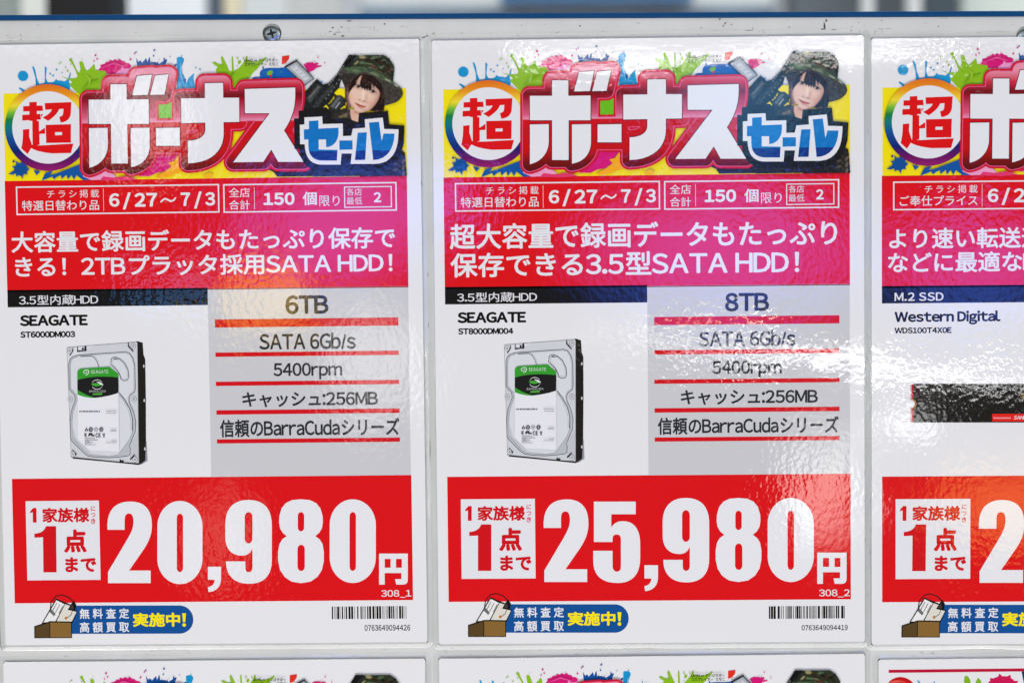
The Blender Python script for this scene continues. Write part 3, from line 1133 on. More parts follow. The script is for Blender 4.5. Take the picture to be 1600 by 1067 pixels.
    for ex, ey, s in ((492, 540, 1.0), (682, 604, 1.0)):
        F.draw('f', 'M%f,%f C%f,%f %f,%f %f,%f C%f,%f %f,%f %f,%f Z' % (ex - 44, ey - 6, ex - 20, ey - 24, ex + 20, ey - 10, ex + 42, ey + 18, ex + 10, ey + 24, ex - 24, ey + 18, ex - 44, ey - 6), (206, 190, 182))
        F.draw('f', ell(ex, ey + 2, 23, 18, 16), (48, 30, 26))
        F.draw('f', ell(ex, ey + 1, 9, 9, 12), (12, 9, 9))
        F.draw('f', ell(ex - 7, ey - 5, 4, 4, 8), (224, 220, 220))
        F.draw('f', ribbon([(ex - 50, ey - 6), (ex - 22, ey - 22), (ex + 8, ey - 16), (ex + 46, ey + 20)], [4, 13, 13, 7]), (28, 18, 18))
        F.draw('f', ribbon([(ex - 34, ey + 12), (ex, ey + 24), (ex + 36, ey + 24)], [2, 3, 2]), (150, 100, 88))
    F.draw('f', ribbon([(466, 492), (490, 488), (530, 506)], [3, 8, 5]), (92, 62, 52))
    F.draw('f', ribbon([(640, 548), (690, 562), (740, 596)], [5, 8, 3]), (92, 62, 52))
    # fringe
    F.draw('f', 'M545,372 L520,418 C500,452 480,482 462,512 C440,540 410,566 372,640 C364,600 372,540 400,490 L470,400 Z', HAIR)
    F.draw('f', 'M540,380 L760,420 L800,520 L776,640 L752,585 L724,560 L700,530 L706,580 L684,545 L664,500 L668,545 L656,590 L634,604 L622,570 L608,606 L592,570 L576,598 L560,560 L544,580 L528,536 L512,552 L518,470 Z', HAIR)
    for x0, y0, x1, y1 in ((556, 400, 545, 540), (590, 410, 582, 560), (622, 420, 622, 570), (575, 395, 562, 520), (680, 430, 690, 500), (715, 440, 735, 545), (650, 420, 655, 470)):
        F.draw('f', ribbon([(x0, y0), ((x0 + x1) / 2 + 3, (y0 + y1) / 2), (x1, y1)], [3, 9, 2]), HAIR2)
    F.draw('f', 'M760,560 L836,510 L832,780 L806,852 L788,838 L778,862 L742,846 L700,858 L640,852 C710,790 784,690 770,600 Z', HAIR)
    F.draw('f', ribbon([(790, 600), (800, 700), (770, 820)], [3, 10, 2]), HAIR2)
    for x0, y0, x1, y1 in ((352, 520, 350, 690), (336, 560, 345, 720), (812, 560, 800, 760), (830, 600, 815, 720), (420, 450, 390, 540)):
        F.draw('f', ribbon([(x0, y0), ((x0 + x1) / 2 - 5, (y0 + y1) / 2), (x1, y1)], [2, 7, 2]), (88, 62, 54))
    F.draw('f', 'M470,470 C500,430 530,405 545,395 L540,430 L505,500 L470,520 Z', (214, 172, 150))
    F.draw('f', ribbon([(540, 392), (532, 450), (514, 520)], [4, 12, 3]), HAIR)
    F.draw('f', ribbon([(500, 430), (478, 480), (452, 530)], [4, 9, 2]), HAIR)
    # hat
    UND, CD, CG, CT, CB = (70, 66, 61), (50, 56, 42), (78, 98, 70), (150, 142, 104), (56, 44, 36)
    F.draw('f', 'M290,312 L235,366 C262,420 292,480 322,562 C390,470 460,410 545,372 C690,380 770,470 806,560 C836,640 826,730 832,786 C940,772 1008,740 1046,690 C1078,648 1074,596 1036,566 C950,490 800,430 600,340 C480,360 400,344 290,312 Z', UND)
    F.draw('f', 'M240,370 C320,350 420,360 500,372 L420,440 L322,560 C300,500 270,430 240,370 Z', (58, 55, 52))
    F.draw('f', 'M492,140 L820,136 C868,156 930,222 956,278 C962,340 950,420 940,488 C850,440 700,348 560,292 C480,280 430,286 388,286 C440,236 470,190 492,140 Z', CD)
    F.draw('f', 'M286,312 C360,288 460,292 566,284 C680,318 800,380 912,462 C980,506 1046,548 1066,590 C1000,548 930,506 850,470 C740,424 660,392 590,352 C520,366 440,384 400,372 C360,350 320,322 286,312 Z', CG)
    blots = [(545, 165, 46, 26, .2, CT), (470, 240, 40, 14, -.8, CT), (620, 200, 60, 22, .3, CB), (700, 170, 50, 20, -.3, CG), (760, 230, 60, 26, .4, CB), (850, 240, 44, 30, .7, (40, 40, 32)),
             (560, 245, 60, 14, .1, CG), (690, 285, 58, 16, .5, (96, 52, 44)), (820, 330, 70, 20, .6, CB), (900, 330, 36, 40, .4, (74, 52, 44)), (640, 255, 50, 10, .2, (110, 116, 84)),
             (780, 300, 46, 10, .6, CG), (860, 400, 60, 14, .6, (66, 60, 52)), (730, 210, 26, 12, .6, (32, 40, 30)), (600, 160, 26, 12, 0, (40, 46, 34)), (880, 200, 22, 30, .8, (44, 42, 36))]
    for i, (x, y, rx, ry, a, c) in enumerate(blots):
        rr = random.Random(i)
        l = ell(x, y, rx, ry, 14, a)[0]
        l = [(x + (p[0] - x) * rr.uniform(.7, 1.15), y + (p[1] - y) * rr.uniform(.7, 1.15)) for p in l]
        F.draw('f', [l], c)
    for x, y, rx, ry, a, c in ((450, 340, 60, 12, .05, (110, 130, 100)), (540, 330, 40, 10, 0, (60, 74, 52)), (640, 340, 46, 9, .5, (52, 60, 70)), (700, 385, 60, 8, .45, (140, 134, 110)),
                               (790, 420, 50, 8, .5, (60, 74, 52)), (870, 462, 44, 8, .5, (170, 164, 140)), (400, 345, 30, 10, .3, (70, 90, 60)), (980, 530, 34, 7, .6, (190, 184, 168))):
        F.draw('f', ell(x, y, rx, ry, 14, a), c)
    F.draw('f', ribbon([(400, 284), (560, 286), (700, 340), (850, 420), (942, 486)], [2, 6, 6, 6, 3]), (44, 46, 36))
    F.draw('f', ribbon([(600, 282), (700, 318), (830, 392)], [2, 4, 2]), (160, 148, 108))
    # dark jacket spreading behind the SALE letters
    F.k = 2
    F.draw('b', 'M412,842 L430,822 L470,850 L640,846 L700,820 L1180,700 L1240,740 L1250,882 L468,884 L448,856 Z', (46, 44, 42))
    for i in range(9):
        F.draw('b', ell(1180 + (i % 3) * 24, 770 + i * 12, 16, 8, 12, i), ((84, 80, 68), (62, 58, 48), (104, 96, 80))[i % 3])
    F.finish().build('person', o, 'printed person in a camouflage bucket hat holding a rifle')
    lv = F.lv + 2

    # round badge
    R = Print(2, lv + 2)
    R.draw('a', ell(393, 588, 258, 259, 72), RAIN)
    R.draw('a', ell(394, 587, 215, 216, 72), WHITE)
    K = (222, 28, 34)
    for d in ('M283,436 L328,434 L328,548 L340,548 L340,612 L376,588 L376,624 L342,626 L342,690 L300,700 L300,548 L283,548 Z',
              'M246,460 L362,456 L366,488 L246,492 Z', 'M240,512 L348,506 L352,540 L240,546 Z', 'M366,508 L352,528 L352,508 Z',
              'M243,600 L282,596 L280,640 L296,690 C330,700 400,690 545,684 L530,740 L420,742 C370,738 320,728 292,710 L270,746 L232,712 C240,680 244,640 243,600 Z',
              'M376,442 L536,436 L532,500 C530,540 500,556 470,558 L462,524 C480,522 486,512 486,500 L488,476 L462,478 C450,510 420,530 396,548 L362,528 C392,514 412,498 418,480 L378,482 Z',
              'M380,572 L532,568 L530,678 L382,680 Z M436,616 L436,634 L478,633 L478,615 Z'):
        R.draw('a', d, K)
    R.build('round_badge', o, 'rainbow ring badge with a red character')

    # title letters
    LT = [path('M772,330 L868,330 L868,422 L1000,420 L1000,567 L870,567 L870,803 L772,803 L772,567 L640,567 L640,422 L772,422 Z', 10)[0],
          path('M640,592 L752,590 L752,690 C752,756 712,812 640,828 Z', 10)[0], path('M890,592 L1003,590 L1003,690 C1003,760 968,812 890,825 Z', 10)[0],
          path('M932,281 L1022,273 L996,394 L902,396 Z')[0], path('M1040,279 L1122,271 L1095,392 L1010,394 Z')[0], path('M1042,592 L1184,590 L1184,698 L1042,698 Z')[0],
          path('M1338,325 L1448,323 L1448,412 L1543,412 L1543,556 L1448,558 L1448,620 C1448,730 1370,800 1232,803 L1232,668 C1300,668 1338,640 1338,600 L1338,560 L1195,563 L1195,415 L1338,414 Z', 10)[0]]
    dx = (1000 - 660) * 3.81
    LT.append([(x + dx, y) for x, y in path('M282,360 L585,352 L585,390 C585,480 555,550 515,608 L630,795 L478,795 L437,722 L388,795 L208,797 L430,505 L282,505 Z', 10)[0]])
    OUT = sdf_contours(LT, [58, 47, 42, 5], 2.6)
    T = Print(2, R.lv + 2)
    for grp, c in zip(OUT, ((206, 28, 50), (222, 92, 136), CHROME, (112, 22, 40))):
        T.lv += 1
        for g in grp:
            T.lv -= 1
            T.draw('a', g, c)
    T.lv += 1
    for l in LT:
        T.lv -= 1
        T.draw('a', [l], (232, 233, 236))
    T.build('title_lettering', o, 'large white title letters with a crimson outline')

    # sale letters
    L = Print(2, T.lv + 2)
    L.draw('b', 'M604,490 L640,488 L640,478 L770,470 L800,500 L800,540 L896,538 L960,560 L966,505 L1140,492 L1146,572 L1238,580 L1232,690 L1216,740 C1196,800 1140,846 1060,846 L700,846 C660,840 620,800 606,740 L604,718 L576,718 L576,536 L604,536 Z', (38, 37, 36))
    L.draw('b', 'M638,530 L745,525 L747,570 L868,567 L868,642 L918,640 L928,598 L1003,592 L1000,542 L1108,532 L1116,600 L1202,602 C1200,690 1190,750 1130,790 C1110,802 1080,808 1050,808 L912,808 L920,746 L858,746 L852,812 L730,812 C670,806 640,770 638,690 L610,690 L610,574 L638,572 Z', WHITE)
    for d in ('M665,552 L722,548 L722,597 L842,592 L842,622 C840,680 800,708 766,708 L766,662 L722,662 L722,722 L834,724 L830,788 L740,788 C690,786 660,760 660,700 L660,662 L634,662 L634,602 L665,600 Z',
              'M846,668 L925,668 L925,722 L846,724 Z', 'M957,622 L1012,620 L1000,784 L938,785 Z',
              'M1025,562 L1085,557 L1100,672 L1112,628 L1178,628 C1174,720 1130,784 1048,785 Z'):
        L.draw('b', d, TWOBLUE)
    L.build('sale_lettering', o, 'blue letters outlined in white and black')

    Tt = Print(2, L.lv + 2)
    Tt.text('b', 'LEVEL∞ アンバサダー', 282, 180, 484, 196, (30, 30, 34), 0.024)
    Tt.text('b', 'コスプレイヤー　えなこ', 282, 204, 484, 221, (30, 30, 34), 0.024)
    Tt.build('caption_text', o)
    return o


def headline(root, k, strip2, lines, price_side=True):
    """red upper panel with its boxes and headline; strip2 = (text, box), lines = [(zoom, text, box, zoom2)]"""
    H = Print(2, 4)
    H.rect('px', 693.1, 277.5, 1327.8, 445.4, RED)
    o = H.build('headline_panel', root)
    D = Print(2, 8)
    D.outline('px', 710.6, 286.4, 1031.4, 327.7, 2.1, WHITE)
    D.rect('c', 717, 115, 720.5, 247.5, WHITE)
    D.text('c', 'チラシ掲載', 380, 122, 692, 166, WHITE, 0.0, 0.22)
    if strip2:
        D.text('c', strip2, 228 if len(strip2) > 7 or '特' in strip2 else 233, 185, 692, 241, WHITE, 0.006)
    D.text('c', '6', 752, 142, 815, 222, WHITE, 0.035)
    D.text('c', '/', 833, 137, 884, 238, WHITE, 0.012)
    D.text('c', '27', 905, 140, 1042, 221, WHITE, 0.035, 0.12)
    D.draw('c', ribbon([(1062, 196), (1075, 182), (1090, 174), (1108, 182), (1124, 190), (1140, 184), (1154, 168)], [8, 10, 11, 11, 11, 10, 8]), WHITE)
    D.text('c', '7', 1182, 138, 1240, 218, WHITE, 0.035)
    D.text('c', '/', 1262, 132, 1310, 234, WHITE, 0.012)
    D.text('c', '3', 1330, 136, 1390, 216, WHITE, 0.035)
    D.build('date_box', o, 'white outlined box with the sale dates')
    Q = Print(2, 8)
    Q.outline('px', 1037.4, 283.2, 1311.2, 325.2, 2.1, WHITE)
    Q.rect('d', 328.6, 106, 332, 238, WHITE)
    Q.text('d', '全店', 177, 110, 303, 166, WHITE, 0.004)
    Q.text('d', '合計', 177, 184, 303, 240, WHITE, 0.004)
    Q.text('d', '150', 384, 140, 572, 213, WHITE, 0.042, 0.13)
    Q.text('d', '個', 620, 135, 705, 214, WHITE, 0.02)
    Q.text('d', '限り', 720, 158, 842, 220, WHITE, 0.0)
    Q.outline('d', 869, 104, 1156, 228, 1.6, WHITE)
    Q.text('d', '各店', 884, 115, 976, 157, WHITE, 0.0)
    Q.text('d', '最低', 884, 168, 978, 211, WHITE, 0.0)
    Q.text('d', '2', 1047, 138, 1092, 198, WHITE, 0.035)
    Q.build('quota_box', o, 'white outlined box with the quantity limit')
    if lines:
        T = Print(k, 8)
        for z, s, x0, y0, z2, x1, y1, b in lines:
            a = loc(k, z, x0, y0)
            c = loc(k, z2, x1, y1)
            T.lv += 1
            ZF['tmp'] = (0, 0, 1)
            T.text_local(s, a, c, WHITE, b)
        T.build('headline_text', o)
    return o


def _text_local(self, s, a, b, mat, bold=0.0, gap=None):
    pts, tris = layout(s, gap)
    xs, ys = [p[0] for p in pts], [p[1] for p in pts]
    X0_, X1_, Y0_, Y1_ = min(xs), max(xs), min(ys), max(ys)
    sx, sy = (b[0] - a[0]) / (X1_ - X0_), (a[1] - b[1]) / (Y1_ - Y0_)
    ring = [(0, 0)]
    if bold:
        ring = [(bold * math.cos(q * math.pi / 4), bold * math.sin(q * math.pi / 4)) for q in range(8)] + ring
    for i, (ox, oy) in enumerate(ring):
        self.tri([(a[0] + (p[0] + ox - X0_) * sx, b[1] + (p[1] + oy - Y0_) * sy) for p in pts], tris, mat, i * 0.7e-6)


Print.text_local = _text_local


def strip(root, k, z, s, x0, y0, x1, y1, bold=0.0, gap=None, wide=False):
    H = Print(2, 4)
    H.rect('px', 695.2, 448.7, 1011.2 if not wide else 1328, 472.6 if not wide else 469.5, BLACK)
    o = H.build('category_strip', root)
    Print(k, 8).text(z, s, x0, y0, x1, y1, WHITE, bold, gap).build('category_text', o)


def spec(root, k, rows):
    H = Print(2, 4)
    H.rect('px', 1011.2, 446.4, 1328, 739.7, (203, 204, 206))
    o = H.build('spec_panel', root)
    for a in ((1021.9, 495.3, 1311.4, 505.2), (1022.1, 547.2, 1311.4, 551.2), (1022.3, 592.9, 1311.5, 596.9), (1022.6, 637.6, 1311.6, 642.0), (1022.9, 683.2, 1311.6, 687.3)):
        Print(2, 8).rect('px', *a, (212, 26, 40)).build('rule_line', o)
    for z, s, x0, y0, x1, y1, b in rows:
        Print(k, 8).text(z, s, x0, y0, x1, y1, (50, 52, 56), b).build('spec_text', o)


# heavy condensed figures of the price, drawn in a 70 x 130 cell
def fig0():
    o = rbox(0, 0, 72, 131, 36, 40, 14)[0]
    return [o, rbox(31, 20, 41, 112, 5, 7, 8)[0][::-1]]


def fig8():
    R = [(36, 0), (50, 1.2), (60, 6), (66.5, 14), (70, 26), (70.5, 36), (69, 45), (65, 52), (58.5, 57.5), (65.5, 62.5), (70, 70), (72, 82), (72, 96), (69, 110), (62, 121), (51, 128.5), (36, 131)]
    l = R + [(72 - x, y) for x, y in R[1:-1]][::-1]
    return [l, rbox(31, 20, 41, 50, 5, 6, 8)[0][::-1], rbox(30.5, 71, 42, 112, 5.7, 7, 8)[0][::-1]]


def fig9():
    return path('M36,0 C60,0 72,14 72,40 L72,94 C72,120 58,131 37,131 C14,131 1,119 1,96 L31,96 L31,106 C31,110 33,113 36,113 C40,113 42,110 42,105 L42,77 L41,77 C39,84 32,87 26,87 C9,87 0,76 0,58 L0,38 C0,14 12,0 36,0 Z M36,19 C33,19 30,22 30,27 L30,60 C30,65 33,68 36,68 C39,68 42,65 42,60 L42,27 C42,22 39,19 36,19 Z', 10)


def fig2():
    return path('M0,45 C-2,14 12,0 36,0 C58,0 70,12 70,38 C70,54 64,66 56,78 L34,110 L68,110 L68,130 L1,130 L1,112 L28,66 C36,52 41,44 41,32 C41,24 39,19 34,19 C29,19 27,23 27,31 L27,45 Z', 10)


def fig5():
    return path('M1,2 L66,2 L66,22 L28,22 L28,43 C33,35 39,33 46,33 C64,33 73,46 73,70 L73,92 C73,118 60,131 38,131 C14,131 0,120 0,96 L0,80 L30,80 L30,104 C30,110 33,113 37,113 C41,113 43,110 43,104 L43,62 C43,57 41,54 36,54 C32,54 30,57 30,61 L30,66 L1,66 Z', 10)


def figc():
    return path('M0,0 L21,0 L21,18 C21,32 14,40 1,41 L0,33 C7,32 10,28 11,21 L0,21 Z', 8)


FIG = {'0': (fig0, 72, 131), '8': (fig8, 72, 131), '9': (fig9, 72, 131), '2': (fig2, 69, 130), '5': (fig5, 73, 131), ',': (figc, 21, 41)}


def price(root, k, digits, yen, code, badge_z):
    H = Print(2, 4)
    H.rect('px', 698.8, 744.6, 1329.2, 935.5, RED)
    o = H.build('price_panel', root)
    # the white limit box
    L = Print(2, 8)
    L.rect('l', 190, 157, 560, 547.5, WHITE)
    K = (210, 26, 38)
    L.draw('l', 'M212,208 L228,190 L244,190 L244,263 L225,263 L225,212 L212,216 Z', K)
    L.text('l', '家族様', 272, 190, 508, 262, K, 0.036)
    for s, a, b in (('に', 182, 206), ('つ', 216, 236), ('き', 244, 270)):
        L.text('l', s, 515, a, 538, b, K, 0.02)
    L.draw('l', 'M232,318 L232,338 L275,336 L275,510 L341,510 L341,281 L290,281 C284,304 262,317 232,318 Z', K)
    L.text('l', '点', 378, 298, 493, 412, K, 0.042)
    L.text('l', 'まで', 384, 435, 540, 509, K, 0.04)
    L.build('limit_box', o, 'white box with red per-household limit')
    D = Print(k, 8)
    for ch, z, x0, y0, x1, y1 in digits:
        fn, wd, ht = FIG[ch]
        D.draw(z, [[(x0 + p[0] / wd * (x1 - x0), y0 + p[1] / ht * (y1 - y0)) for p in l] for l in fn()], (232, 233, 235))
    D.build('price_digits', o)
    if yen:
        Y = Print(k, 8)
        z, x0, y0, x1, y1 = yen
        u = lambda l: [[(x0 + p[0] / 144 * (x1 - x0), y0 + p[1] / 153 * (y1 - y0)) for p in q] for q in l]
        Y.draw(z, u(path('M0,0 L144,0 L144,128 C144,146 134,153 118,153 L86,153 L80,126 L112,126 L112,96 L28,96 L28,153 L0,153 Z M28,26 L28,70 L58,70 L58,26 Z M85,26 L85,70 L114,70 L114,26 Z')), (232, 233, 235))
        Y.build('yen_sign', o)
        z, s, x0, y0, x1, y1 = code
        Print(k, 8).text(z, s, x0, y0, x1, y1, WHITE, 0.014).build('stock_code', o)
    return o


def trade(root):
    H = Print(2, 4)
    H.draw('l', rbox(330, 675.5, 1020, 815.5, 69, 69, 16), (16, 84, 150))
    o = H.build('trade_in_banner', root)
    T = Print(2, 8)
    T.text('l', '無料査定', 453, 690, 700, 740, WHITE, 0.022, .28)
    T.text('l', '高額買取', 453, 757, 700, 808, WHITE, 0.022, .28)
    T.text('l', '実施中', 718, 712, 955, 780, (250, 232, 20), 0.036)
    T.draw('l', 'M965,714 L984,714 L980,758 L969,758 Z', (250, 232, 20))
    T.draw('l', ell(974.5, 772, 9), (250, 232, 20))
    T.build('banner_text', o)
    # open carton with old computer parts
    B = Print(2, 12)
    ink_ = (28, 27, 27)
    B.draw('l', ribbon([(306, 700), (312, 656), (336, 628), (366, 622), (400, 634), (426, 660), (434, 690)], 5), (40, 36, 36))
    B.draw('l', 'M408,672 L424,650 L438,672 L430,706 L412,704 L400,690 Z', ink_)
    B.draw('l', 'M404,688 L416,668 L424,684 L416,706 L404,704 Z', (70, 62, 58))
    B.draw('l', 'M264,762 L336,640 L412,672 L398,690 L444,702 L416,764 L330,790 Z', ink_)
    B.draw('l', 'M272,758 L338,648 L378,668 L330,756 Z', (236, 236, 232))
    B.draw('l', 'M382,668 L406,676 L394,696 L438,706 L412,758 L336,756 Z', (222, 220, 208))
    for i in range(3):
        B.draw('l', ribbon([(316 + i * 17, 706 + i * 4), (340 + i * 15, 662 + i * 7)], 3), ink_)
    B.draw('l', 'M303,706 L312,692 L334,716 L326,728 Z', (110, 112, 112))
    B.draw('l', ribbon([(418, 700), (410, 722), (390, 736)], 3), ink_)
    B.draw('l', ell(385, 737, 7), (196, 120, 50))
    B.draw('l', 'M226,778 L306,752 L414,754 L414,836 L226,836 Z', ink_)
    B.draw('l', 'M231,782 L302,759 L302,832 L231,832 Z', (92, 72, 44))
    B.draw('l', 'M306,758 L410,760 L410,832 L306,832 Z', (138, 104, 56))
    B.build('carton_picture', o, 'printed brown carton of computer parts')
    return o


def barcode(root, k, z, x0, y0, x1, y1, num, nx0, ny0, nx1, ny1, seed):
    B = Print(k, 4)
    rnd = random.Random(seed)
    x, i = x0, 0
    mod = (x1 - x0) / 113
    c = 0
    while x < x1 - mod:
        wd = rnd.choice([1, 1, 1, 2, 2, 3])
        if i % 2 == 0:
            wd = min(wd, (x1 - x) / mod)
            a, b = loc(k, z, x, y0), loc(k, z, x + wd * mod * 1.12, y1)
            B.lv += 0
            B.raw(box(a[0], loc(k, z, x0, y0)[1], b[0], loc(k, z, x0, y1)[1]), (36, 33, 32))
        x += wd * mod
        i += 1
    B.text(z, num, nx0, ny0, nx1, ny1, (28, 28, 30), 0.018, 0.12)
    B.build('barcode', root)


def drive(root):
    B = Print(2, 4)
    GR, DK, LN = (206, 208, 210), (42, 40, 38), (150, 152, 156)
    B.draw('h', 'M1060,1500 L1082,1400 L1092,1650 L1010,1700 Z', (150, 154, 164))
    B.draw('h', 'M975,222 L1000,224 L1050,242 L1058,380 L1078,440 L1080,900 L1076,1390 L1064,1648 L1000,1696 L980,1690 Z', DK)
    for y in (520, 930, 1508):
        B.draw('h', ell(1060, y, 9, 20, 14), (206, 206, 206))
    B.draw('h', 'M135,300 L150,290 L880,234 L975,226 L988,240 L990,1680 L975,1694 L200,1618 L172,1606 Z', (120, 122, 124))
    B.draw('h', 'M139,303 L152,296 L880,240 L972,232 L983,244 L984,1674 L972,1682 L204,1610 L176,1600 Z', (208, 211, 214))
    B.draw('h', 'M200,1604 L230,1606 L760,1660 L770,1640 L800,1664 L975,1678 L1000,1690 L985,1700 L760,1676 L190,1622 Z', (44, 44, 44))
    B.draw('h', [[(262, 388), (205, 404), (170, 440), (158, 500), (160, 790), (185, 826), (222, 860), (232, 920), (210, 980), (180, 1060), (166, 1180), (168, 1380), (190, 1420), (330, 1560), (380, 1594), (480, 1608), (620, 1614), (740, 1606), (852, 1592), (882, 1574), (886, 1500), (878, 1470), (900, 1410), (948, 1300), (956, 1180), (930, 1060), (884, 960), (878, 910), (894, 868), (944, 830), (956, 790), (952, 500), (930, 420), (890, 362), (840, 348), (560, 366)]], (188, 191, 195))
    B.draw('h', [[(270, 404), (212, 424), (186, 460), (178, 520), (180, 780), (210, 816), (246, 860), (256, 920), (230, 990), (204, 1070), (190, 1180), (192, 1370), (340, 1540), (400, 1582), (620, 1598), (740, 1576), (800, 1500), (880, 1390), (920, 1280), (918, 1150), (880, 1020), (860, 900), (880, 850), (932, 812), (936, 520), (912, 430), (880, 380), (838, 366), (560, 384)]], (217, 220, 223))
    B.draw('h', 'M200,1250 L240,1380 L420,1560 L640,1590 L480,1600 L380,1582 L196,1380 Z', (198, 201, 205))
    B.draw('h', 'M150,300 L470,270 L300,370 L180,410 L145,480 Z', (222, 224, 227))
    B.draw('h', 'M900,1420 L984,1300 L984,1674 L880,1600 Z', (196, 199, 202))
    # pressed lid contours
    for pts, wd, c in (([(262, 388), (205, 404), (170, 440), (158, 500), (160, 790), (185, 826), (222, 860), (232, 920), (210, 980), (180, 1060), (166, 1180), (168, 1380), (190, 1420), (330, 1560), (380, 1594), (480, 1608), (620, 1614), (740, 1606), (852, 1592), (882, 1574), (886, 1500), (878, 1470), (900, 1410), (948, 1300), (956, 1180), (930, 1060), (884, 960), (878, 910), (894, 868), (944, 830), (956, 790), (952, 500), (930, 420), (890, 362), (840, 348), (560, 366), (262, 388)], 5, (62, 64, 68)),
                       ([(270, 404), (212, 424), (186, 460), (178, 520), (180, 780), (210, 816), (246, 860), (256, 920), (230, 990), (204, 1070), (190, 1180), (192, 1370), (340, 1540), (400, 1582), (620, 1598), (740, 1576), (800, 1500), (880, 1390), (920, 1280), (918, 1150), (880, 1020), (800, 900), (760, 842)], 3, (120, 123, 128)),
                       ([(300, 404), (430, 398), (470, 420), (500, 470), (520, 530)], 5, (52, 54, 58)), ([(300, 396), (440, 388), (482, 410), (512, 460), (530, 530)], 2, (120, 123, 128)),
                       ([(700, 412), (672, 430), (664, 500), (690, 524), (740, 570), (772, 630), (784, 676), (820, 694), (860, 686), (880, 650), (870, 560), (830, 480), (770, 428), (720, 410), (700, 412)], 6, (58, 60, 64)),
                       ([(712, 424), (690, 440), (684, 500), (720, 536), (766, 600), (792, 668), (850, 672), (866, 640), (856, 560), (820, 490), (770, 440), (712, 424)], 2, (120, 123, 128)),
                       ([(760, 838), (830, 920), (890, 1040), (918, 1160), (914, 1290)], 6, (52, 54, 58)), ([(740, 845), (812, 930), (872, 1050), (898, 1170), (896, 1280)], 2, (120, 123, 128))):
        B.draw('h', ribbon(pts, wd * 1.35), c)
    # screws and notches
    for x, y in ((172, 336), (938, 276), (172, 914), (940, 912), (200, 1568), (940, 1634)):
        B.draw('h', ell(x, y, 30, 34, 24), (120, 122, 124))
        B.draw('h', ell(x, y, 25, 29, 24), (222, 224, 226))
        B.draw('h', ell(x, y, 13, 15, 16), (90, 92, 94))
        B.draw('h', ell(x, y, 7, 8, 12), (214, 214, 214))
    for d in ('M206,300 L214,300 L218,336 L180,392 L164,392 L206,336 Z', 'M264,290 L272,288 L272,334 L350,330 L352,284 L372,276 L376,336 L262,350 Z', 'M322,300 L342,300 L342,326 L322,328 Z',
              'M876,236 L884,236 L886,280 L942,340 L932,348 L872,284 Z', 'M186,1510 L212,1530 L204,1540 Z', 'M880,1628 L936,1572 L944,1582 L890,1640 Z', 'M212,1540 L244,1566 L232,1590 Z', 'M758,1640 L770,1636 L782,1654 L800,1640 L808,1668 L758,1664 Z'):
        B.draw('h', d, (36, 36, 37))
    o = B.build('product_picture', root, 'printed hard drive standing upright')
    L = Print(2, B.lv + 2)
    L.draw('h', 'M262,860 L262,600 C262,566 284,550 318,546 L650,526 L755,612 L755,1530 C755,1536 750,1540 740,1540 L400,1524 L262,1400 Z', (232, 233, 236))
    L.draw('h', 'M262,600 C262,566 284,550 318,546 L650,526 L755,612 L755,660 L700,700 L262,690 Z', (58, 158, 52))
    L.draw('h', 'M262,790 L300,800 L480,898 C400,900 310,880 262,856 Z', (58, 158, 52))
    L.draw('h', 'M262,684 C400,636 600,636 755,654 L755,836 C700,862 560,890 480,896 C400,880 310,832 262,800 Z', (40, 40, 40))
    W = (236, 238, 236)
    L.draw('h', ribbon([(360, 626), (388, 614), (402, 590), (398, 570), (376, 562), (350, 568), (336, 586), (342, 602), (364, 604), (380, 592), (376, 580), (360, 580)], [5, 9, 10, 9, 8, 8, 7, 7, 6, 5, 4, 3]), W)
    L.text('h', 'SEAGATE', 428, 566, 635, 604, W, 0.0, .2)
    ring = [(500 + 66 * math.cos(a), 738 - 56 * math.sin(a)) for a in [math.radians(30 + i * 14) for i in range(10)]]
    L.draw('h', ribbon(ring, [3, 5, 6, 6, 6, 6, 6, 5, 4, 3]), W)
    ring = [(500 + 66 * math.cos(a), 738 - 56 * math.sin(a)) for a in [math.radians(205 + i * 14) for i in range(11)]]
    L.draw('h', ribbon(ring, [3, 5, 6, 6, 6, 6, 6, 5, 4, 3, 3]), W)
    L.draw('h', 'M428,728 C460,720 490,716 520,730 L560,744 L530,752 C500,764 470,760 440,744 Z', (70, 170, 60))
    L.draw('h', 'M490,706 C530,700 560,720 576,744 L540,740 C525,724 505,716 490,706 Z', W)
    L.text('h', 'BARRACUDA', 405, 806, 604, 830, (200, 202, 200), 0.0, .14)
    L.draw('h', 'M452,842 L562,838 L552,862 L442,864 Z', (90, 180, 70))
    for i in range(5):
        L.draw('h', 'M%d,842 L%d,842 L%d,862 L%d,862 Z' % (462 + i * 20, 466 + i * 20, 458 + i * 20, 454 + i * 20), (40, 60, 40))
    G = (60, 60, 62)
    for i, wd in enumerate((14, 10, 16, 12, 15, 11, 17, 13, 12, 14, 16, 9, 13)):
        L.draw('h', box(282 + i * 19.5, 1052, 282 + i * 19.5 + wd, 1066), G)
    L.draw('h', 'M342,1292 L366,1250 L390,1292 Z M356,1284 L376,1284 L366,1264 Z', G)
    for x in (418, 480, 544):
        L.draw('h', ell(x, 1274, 25, 27, 20) + ell(x, 1274, 15 if x != 480 else 21, 16 if x != 480 else 23, 20), G)
        L.draw('h', box(x - 11, 1270, x + 11, 1278), G)
    L.draw('h', 'M342,1320 L368,1320 L368,1328 L352,1328 L352,1338 L366,1338 L366,1346 L352,1346 L352,1354 L368,1354 L368,1360 L342,1360 Z', G)
    L.draw('h', 'M382,1352 L398,1318 L432,1318 L440,1340 L464,1340 L464,1356 L420,1352 L412,1336 L402,1352 Z', G)
    L.text('h', 'CE', 474, 1320, 536, 1368, G, 0.03, .16)
